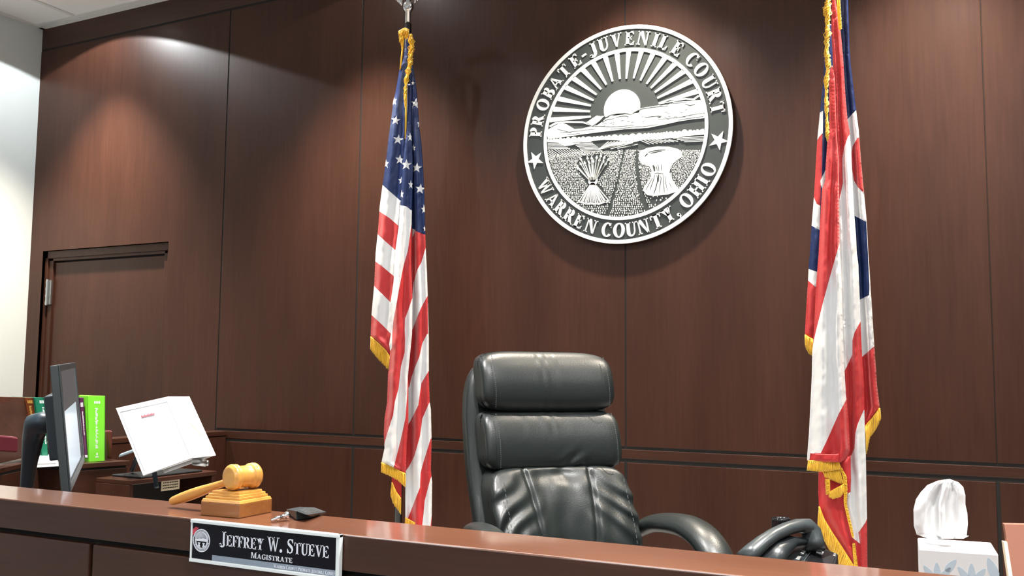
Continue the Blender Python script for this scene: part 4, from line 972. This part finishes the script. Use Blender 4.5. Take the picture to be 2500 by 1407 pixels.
# ---------------------------------------------------------------- books on the side counter
def book(name, label, bl_, br_, tl_, tr_, D, dep, mcov, mink, marks, leftface=None, group='law books on the side counter'):
    """spine quad in photograph pixels at distance D; cover runs back from the spine"""
    BLp = at(*bl_, D=D); BLp = at(*bl_, Z=1.1305) if D is None else BLp
    Dd = (BLp-CAM).dot(f_); BRp, TLp, TRp = at(*br_, D=Dd), at(*tl_, D=Dd), at(*tr_, D=Dd)
    ax = (BRp-BLp).normalized(); up = (TLp-BLp).normalized(); back = up.cross(ax).normalized()
    if back.dot(f_) < 0: back = -back
    back = V(dep[1]).normalized(); dd = dep[0]
    o = thing(name, label, 'book', (BLp.x, BLp.y, 1.13), group=None)
    P = [BLp, BRp, BRp+back*dd, BLp+back*dd, TLp, TRp, TRp+back*dd, TLp+back*dd]
    # cover boards and spine, with pages inside
    i_ = lambda p, q, t: p.lerp(q, t)
    th_ = .0035/max((BRp-BLp).length, .01)
    m = MB()
    m.hexa([P[0], i_(P[0], P[1], th_), i_(P[3], P[2], th_), P[3], P[4], i_(P[4], P[5], th_), i_(P[7], P[6], th_), P[7]])
    m.hexa([i_(P[1], P[0], th_), P[1], P[2], i_(P[2], P[3], th_), i_(P[5], P[4], th_), P[5], P[6], i_(P[6], P[7], th_)])
    m.hexa([P[0], P[1], P[1]+back*.004, P[0]+back*.004, P[4], P[5], P[5]+back*.004, P[4]+back*.004])
    m.build('cover', mcov, o, bevel=.001)
    c_ = [lerp_(P, a, b, c) for a, b, c in ((.06, .03, .02), (.94, .03, .02), (.94, .97, .02), (.06, .97, .02), (.06, .03, .97), (.94, .03, .97), (.94, .97, .97), (.06, .97, .97))]
    MB().hexa(c_).build('page_block', M['cream'], o)
    if marks:
      for part, sel in (('spine_lettering', [k for k in marks if k[2] >= .15]), ('publisher_mark', [k for k in marks if k[2] < .15])):
        if not sel: continue
        m = MB()
        for u0, u1, v0, v1 in sel:
            Q = [i_(i_(P[0], P[1], u), i_(P[4], P[5], u), v)-back*.0002 for u, v in ((u0, v0), (u1, v0), (u1, v1), (u0, v1))]
            m.hexa(Q+[q-back*.0005 for q in Q])
        m.build(part, mink, o)
    return o
def lerp_(P, a, b, c):
    lo_ = P[0].lerp(P[1], a).lerp(P[3].lerp(P[2], a), b); hi_ = P[4].lerp(P[5], a).lerp(P[7].lerp(P[6], a), b); return lo_.lerp(hi_, c)
rnd = random.Random(4)
def marks(u0, u1, v0, v1, n, top=None):
    L = [] if top is None else [(top[0]+k*(top[1]-top[0])/4, top[0]+(k+.65)*(top[1]-top[0])/4, top[2], top[3]) for k in range(4)]
    for k in range(n):
        a = lerp(v0, v1, k/n); L.append((u0+rnd.uniform(0, .06), u1-rnd.uniform(0, .12), a, a+(v1-v0)/n*.68))
    return L
DEP = (.17, (-.62, .05, 0))
book('law_book', 'thick lime green law book standing at the right end of the row', (216,1128), (256,1126), (213,967), (257,967), 3.6, (.17, (-.80, .12, 0)), M['lime'], M['paper'], marks(.42, .60, .20, .82, 34, (.38, .74, .88, .92))+[(.48, .56, .09, .13), (.42, .62, .06, .075)])
book('law_book', 'thin purple law book leaning beside the lime green one', (207,1119), (214.5,1119), (193,972), (204,971), 3.6, (.17, (-.80, .12, 0)), M['purple'], M['paper'], marks(.35, .65, .38, .78, 26, (.2, .8, .85, .92))+[(.1, .9, .01, .05)])
book('law_book', 'green law book leaning behind the monitor stand', (101,1113), (118,1113), (83,971), (108,971), 3.6, (.17, (-.80, -.05, 0)), M['green'], M['paper'], marks(.68, .92, .2, .84, 26, (.5, .95, .90, .95)))
book('law_book', 'brown law book with marbled cover at the left end of the row', (84,1111), (98,1111), (57,971), (81,971), 3.6, (.17, (-.80, -.05, 0)), M['brown'], M['goldink'], marks(.40, .70, .3, .86, 26, (.35, .9, .90, .95)))
# marbled board of the brown book, facing the room
P0, P1 = at(57, 971, D=3.595), at(84, 1111, D=3.595); Q0 = at(-22, 992, D=3.42); Q1 = at(-12, 1120, D=3.42); Q1.z = 1.133
m = MB(); m.hexa([P1, Q1, Q1+V((-.01, .02, 0)), P1+V((-.01, .02, 0)), P0, Q0, Q0+V((-.01, .02, 0)), P0+V((-.01, .02, 0))])
bk = [o for o in col.objects if o.name.startswith('law_book') and 'marbled' in o.get('label', '')][0]
lab(m.build('marbled_board', M['mottle'], bk), 'dark marbled front board')
def bookend(lbl, a, b, c, d, D):
    A_, B_2, C_2, D_2 = at(*a, D=D), at(*b, D=D), at(*c, D=D), at(*d, D=D); bk_ = V((-.03, .01, 0))
    o = MB().hexa([A_, B_2, B_2+bk_, A_+bk_, D_2, C_2, C_2+bk_, D_2+bk_]).build('bookend', M['maroon'], bevel=.006)
    return tag(o, lbl, 'bookend')
bookend('maroon leather bookend right of the lime green book', (263,1121), (274,1121), (275.5,1051), (259,1053), 3.68)
bookend('maroon leather bookend at the far left of the counter', (-30,1101), (44,1106), (45,1068), (-30,1060), 3.36)
# papers on the counter
m = MB()
for k in range(5):
    a = random.uniform(-.03, .03); z = 1.1305+k*.004
    cs = [at(x_, y_, Z=1.1305) for x_, y_ in ((84, 1142), (138, 1139), (143, 1121), (95, 1124))]; m.prism([(p.x+a*.2, p.y+a*.2) for p in cs], z, z+.0035, fn=lambda x, y, z_: (x, z_, y))
tag(m.build('paper_stack', M['paper']), 'small stack of white papers on the side counter behind the monitor', 'paper')

# ---------------------------------------------------------------- white binder on a tilted stand
bd = thing('binder', 'large white ring binder standing tilted on its stand left of the gavel', 'binder', (at(400, 1150, D=3.1).x, at(400, 1150, D=3.1).y, 1.085))
BLb, BRb, TLb, TRb = at(349, 1163, D=3.13), at(474, 1118, D=3.0), at(282, 997, D=3.30), at(411, 968, D=3.16)
SBR, STR = at(528, 1112, D=3.10), at(463, 968, D=3.27)
offv = SBR-BRb
m = MB()
def cov(a, b, c, d, t):          # board a-b-c-d with thickness along t
    m.hexa([a, b, c, d, a+t, b+t, c+t, d+t])
tk = (BRb-BLb).cross(TLb-BLb).normalized()*.004
if tk.dot(CAM-BLb) > 0: tk = -tk
cov(BLb, BRb, TRb, TLb, tk)
ts = (SBR-BRb).cross(TRb-BRb).normalized()*.004
if ts.dot(CAM-BRb) > 0: ts = -ts
cov(BRb, SBR, STR, TRb, ts)
off2 = (STR-TRb)
cov(BLb+offv*.95, SBR, STR, TLb+off2*.95, -tk)
m.build('cover', M['vinyl'], bd, bevel=.0025)
m = MB(); e = .04
F4 = [BLb.lerp(BRb, .03), BLb.lerp(BRb, .97), TLb.lerp(TRb, .97), TLb.lerp(TRb, .03)]
F4 = [F4[0].lerp(F4[3], .05), F4[1].lerp(F4[2], .05), F4[2].lerp(F4[1], .03), F4[3].lerp(F4[0], .03)]
m.hexa([p+tk*1.2 for p in F4]+[p+tk*1.2+o_*.8 for p, o_ in zip(F4, (offv, offv, off2, off2))])
lab(m.build('pages', M['paper'], bd), 'thick block of white pages')
m = MB(); fq = lambda u, v: BLb.lerp(BRb, u).lerp(TLb.lerp(TRb, u), v)-tk*.12
for (u0, u1, v0, v1) in ((.06, .94, .925, .930), (.06, .065, .06, .93), (.94, .945, .06, .93)):
    m.hexa([fq(u0, v0), fq(u1, v0), fq(u1, v1), fq(u0, v1)]+[fq(a_, b_)-tk*.08 for a_, b_ in ((u0, v0), (u1, v0), (u1, v1), (u0, v1))])
lab(m.build('cover_sleeve_edge', M['slate'], bd), 'grey edge of the clear cover sleeve')
m = MB()
for k in range(12):
    u0 = .40+k*.021; m.hexa([fq(u0, .775+.012*0), fq(u0+.015, .775), fq(u0+.015, .80+.01*(k % 3 == 0)), fq(u0, .80+.01*(k % 3 == 0))]+[fq(a_, b_)-tk*.1 for a_, b_ in ((u0, .775), (u0+.015, .775), (u0+.015, .80), (u0, .80))])
lab(m.build('cover_title', mat('faded_red_print', (.5, .12, .16), .5), bd), 'faded red cover title')
m = MB(); sq_ = lambda u, v: BRb.lerp(SBR, u).lerp(TRb.lerp(STR, u), v)-ts*.12
pat = [(.30, .96), (.52, .97), (.62, .85), (.50, .74), (.72, .60), (.60, .52), (.80, .44), (.86, .32), (.70, .36), (.50, .50), (.40, .66), (.24, .80)]
vs = [sq_(u, v) for u, v in pat]; n = len(vs); m.add(vs+[p-ts*.1 for p in vs], [list(range(n))[::-1], list(range(n, 2*n))]+[[i, (i+1) % n, n+(i+1) % n, n+i] for i in range(n)])
lab(m.build('spine_print', mat('faint_amber_print', (.78, .64, .36), .5), bd), 'faint amber print on the spine')
m = MB(); g0 = at(470, 1128, D=3.12); g1 = at(503, 1131, D=3.14); m.tube([g0, g1], .012, 14); m.tube([g1, at(509, 1131.5, D=3.14)], .009, 14)
lab(m.build('ring_rod', M['steel'], bd, smooth=True), 'steel ring mechanism showing below the pages')
sd = thing('book_stand', 'slate grey metal book stand holding the white binder', 'book stand', (at(360, 1150, D=3.25).x, at(360, 1150, D=3.25).y, 1.08))
m = MB()
a1, a2 = at(290, 1118, D=3.5), at(340, 1100, D=3.3); dn = V((0, 0, -.022))
m.hexa([a1, a2, a2+V((-.05, .05, 0)), a1+V((-.05, .05, 0)), a1-dn*.4, a2-dn*.4, a2+V((-.05, .05, .009)), a1+V((-.05, .05, .009))])
m.build('arm', M['slate'], sd, bevel=.002)
b0 = V((a1.x, a1.y, 1.0805))
m = MB(); m.hexa([V((x, y, z)) for z in (1.0805, 1.088) for x, y in ((-2.965, 2.52), (-2.81, 2.52), (-2.81, 2.82), (-2.965, 2.82))]); m.build('foot', M['plastic'], sd, bevel=.003)
m = MB()
bc = (BLb+SBR)/2; m.tube([V((bc.x-.12, bc.y+.02, 1.086)), (BLb+TLb)/2+tk*20, ], .008, 10); m.tube([V((-2.95, 2.60, 1.0985)), a2+V((-.02, .02, 0))], .009, 10); m.build('strut', M['bluegrey'], sd, smooth=True)

# ---------------------------------------------------------------- desk telephone
D0 = 1.86
ph = thing('desk_telephone', 'dark grey desk telephone with curved handset behind the ledge', 'telephone', (at(1930, 1375, D=D0).x, at(1930, 1375, D=D0).y, DZ))
c1, c2, c3, c4 = at(1957, 1320, D=1.92), at(2046, 1352, D=1.90), at(2034, 1400, D=1.78), at(1896, 1392, D=1.78)
c4 = at(1905, 1378, D=1.80)
m = MB(); base_ = [V((p.x, p.y, DZ+.001)) for p in (c4, c3, c2, c1)]; m.hexa(base_+[c4, c3, c2, c1]); m.build('body', M['plastic'], ph, bevel=.003)
fc = lambda u, v: c4.lerp(c3, u).lerp(c1.lerp(c2, u), v)
up_ = (c3-c4).cross(c1-c4).normalized(); up_ = up_ if up_.z > 0 else -up_
def key(name, mt, u0, u1, v0, v1, h=.004):
    m = MB(); P = [fc(u0, v0), fc(u1, v0), fc(u1, v1), fc(u0, v1)]; m.hexa([p-up_*.001 for p in P]+[p+up_*h for p in P]); return m.build(name, mt, ph, bevel=.001)
key('display', M['black'], .42, .96, .10, .94, .0015); key('divider', M['steel'], .37, .385, .02, .98, .002)
for i in range(3): key('key', M['steel'], .20, .29, .22+.26*i, .36+.26*i)
key('indicator_label', M['paper'], .50, .66, .70, .80, .003); key('speaker_grille', M['steel'], .86, .93, .16, .26, .003); key('key', M['steel'], .90, .97, .74, .88)
# cradle and handset
hp = [at(1818, 1366, D=1.80), at(1838, 1346, D=1.81), at(1862, 1325, D=1.82), at(1890, 1306, D=1.84), at(1920, 1292, D=1.86), at(1948, 1284, D=1.88), at(1970, 1285, D=1.89), at(1980, 1298, D=1.89), at(1986, 1325, D=1.88), at(1990, 1345, D=1.87)]
m = MB(); m.tube(hp, [.019, .0175, .0155, .0145, .0145, .0155, .018, .020, .021, .021], 18, flat=(1.15, .85)); m.build('handset', M['gplastic'], ph, smooth=True)
cr_ = [at(1870, 1385, D=1.80), at(1895, 1345, D=1.83), at(1930, 1322, D=1.86), at(1962, 1322, D=1.88)]
m = MB(); m.tube(cr_, [.026, .021, .014, .009], 14, flat=(1.3, .8)); m.build('cradle', M['plastic'], ph, smooth=True)
# pen cup behind the handset
pc = at(1907, 1300, D=1.93); x, y = pc.x, pc.y; zt = at(1907, 1266, D=1.93).z
tag(MB().lathe([(.017, DZ), (.018, DZ+.01), (.0185, zt-.004), (.0185, zt), (.016, zt+.001), (.015, zt-.004), (.014, zt-.05)], 28, o=(x, y, 0)).build('pen_cup', M['black'], smooth=True), 'small glossy black cup behind the telephone handset', 'cup')
# computer mouse at the left
mp_ = at(369, 1224, D=2.5)
tag(soft((mp_.x, mp_.y, DZ+.0157), (.095, .06, .03), 2.4, 14).build('computer_mouse', mat('pale_grey_plastic', (.42, .45, .44), .35), smooth=True, merge=.0003), 'pale grey rounded computer mouse behind the ledge below the gavel handle', 'mouse')

# ---------------------------------------------------------------- tissue box
g0, g1 = at(2245, 1345, D=1.32), at(2437, 1348, D=1.285); ztop = (g0.z+g1.z)/2
dv = V((g1.x-g0.x, g1.y-g0.y, 0)); wd = dv.length; dv.normalize(); nv = V((-dv.y, dv.x, 0)); g0 = V((g0.x, g0.y, ztop))
tb = thing('tissue_box', 'white cube tissue box with pale blue leaf print at the right end', 'tissue box', (g0.x+dv.x*wd/2, g0.y+dv.y*wd/2+.05, DZ))
P = [g0, g0+dv*wd, g0+dv*wd+nv*wd, g0+nv*wd]
MB().hexa([V((p.x, p.y, DZ+.001)) for p in P]+P).build('carton', M['paper'], tb, bevel=.002)
m = MB(); rnd = random.Random(9); hgt = ztop-DZ
def leaf(cx, cz, L, a, wv):
    pts = []
    for k in range(12):
        t = 2*PI*k/12; u = L/2*math.cos(t); v = wv/2*math.sin(t)*(1-.35*math.cos(t)); pts.append((cx+u*math.cos(a)-v*math.sin(a), cz+u*math.sin(a)+v*math.cos(a)))
    m.prism(pts, .0002, -.0004, fn=lambda x, y, z: g0+dv*x+nv*y+V((0, 0, z-hgt)))
for cx, cz in ((wd*.66, hgt-.044), (wd*.22, hgt-.046)):
    for k in range(5):
        a = PI/2+(k-2)*.62; leaf(cx+math.cos(a)*.017, cz+math.sin(a)*.017, .024, a, .009)
    for k in range(4):
        a = PI/2+(k-1.5)*.8; leaf(cx+math.cos(a)*.018, cz-.038+math.sin(a)*.018, .026, a, .010)
leaf(wd*.92, hgt-.02, .03, 1.9, .012); leaf(wd*.93, hgt-.05, .028, 1.2, .012); leaf(wd*.42, hgt-.05, .026, 2.3, .010); leaf(wd*.40, hgt-.02, .022, .9, .009)
lab(m.build('leaf_print', M['leaf'], tb), 'pale blue leaf print')
# tissue sticking out
tc = at(2305, 1250, D=1.36); rnd = random.Random(2)
OUT = [(2268,1316),(2238,1306),(2231,1285),(2230,1245),(2236,1220),(2248,1202),(2264,1185),(2290,1174),(2318,1170),(2340,1178),(2352,1190),(2357,1210),(2357,1232),(2362,1255),(2363,1280),(2360,1308),(2366,1309),(2352,1316)]
mb = MB()
sheet(mb, OUT, [], 0, [(.22, .2, .016), (.38, .36, .004), (.55, .5, .022), (.72, .7, .006), (.86, .84, .015)], tc.y, step=4, ripple=.0012, seed=20)
n0 = len(mb.v)//2
mb.build('tissue', M['paper'], tb, smooth=True)

# ---------------------------------------------------------------- reddish board at the far right
k0, k1, k2, k3 = at(2452, 1280, D=1.42), at(2560, 1282, D=1.44), at(2580, 1420, D=1.40), at(2474, 1420, D=1.38)
bt = V((-.003, .012, 0))
bo = thing('writing_board', 'reddish brown board with a cream edge leaning at the right border', 'board', (k3.x, k3.y, DZ))
def ext(p, q): return q+(q-p)*((DZ+.001-q.z)/(q.z-p.z))
k2, k3 = ext(k1, k2), ext(k0, k3)
MB().hexa([k3, k2, k2+bt, k3+bt, k0, k1, k1+bt, k0+bt]).build('panel', M['board'], bo, bevel=.0008)
e0 = k0.lerp(k3, .15)+V((-.0045, 0, 0)); e1 = k3+V((-.006, 0, 0))
MB().hexa([e1, k3, k3+bt, e1+bt, e0, k0.lerp(k3, .15), k0.lerp(k3, .15)+bt, e0+bt]).build('edge_strip', M['cream'], bo)
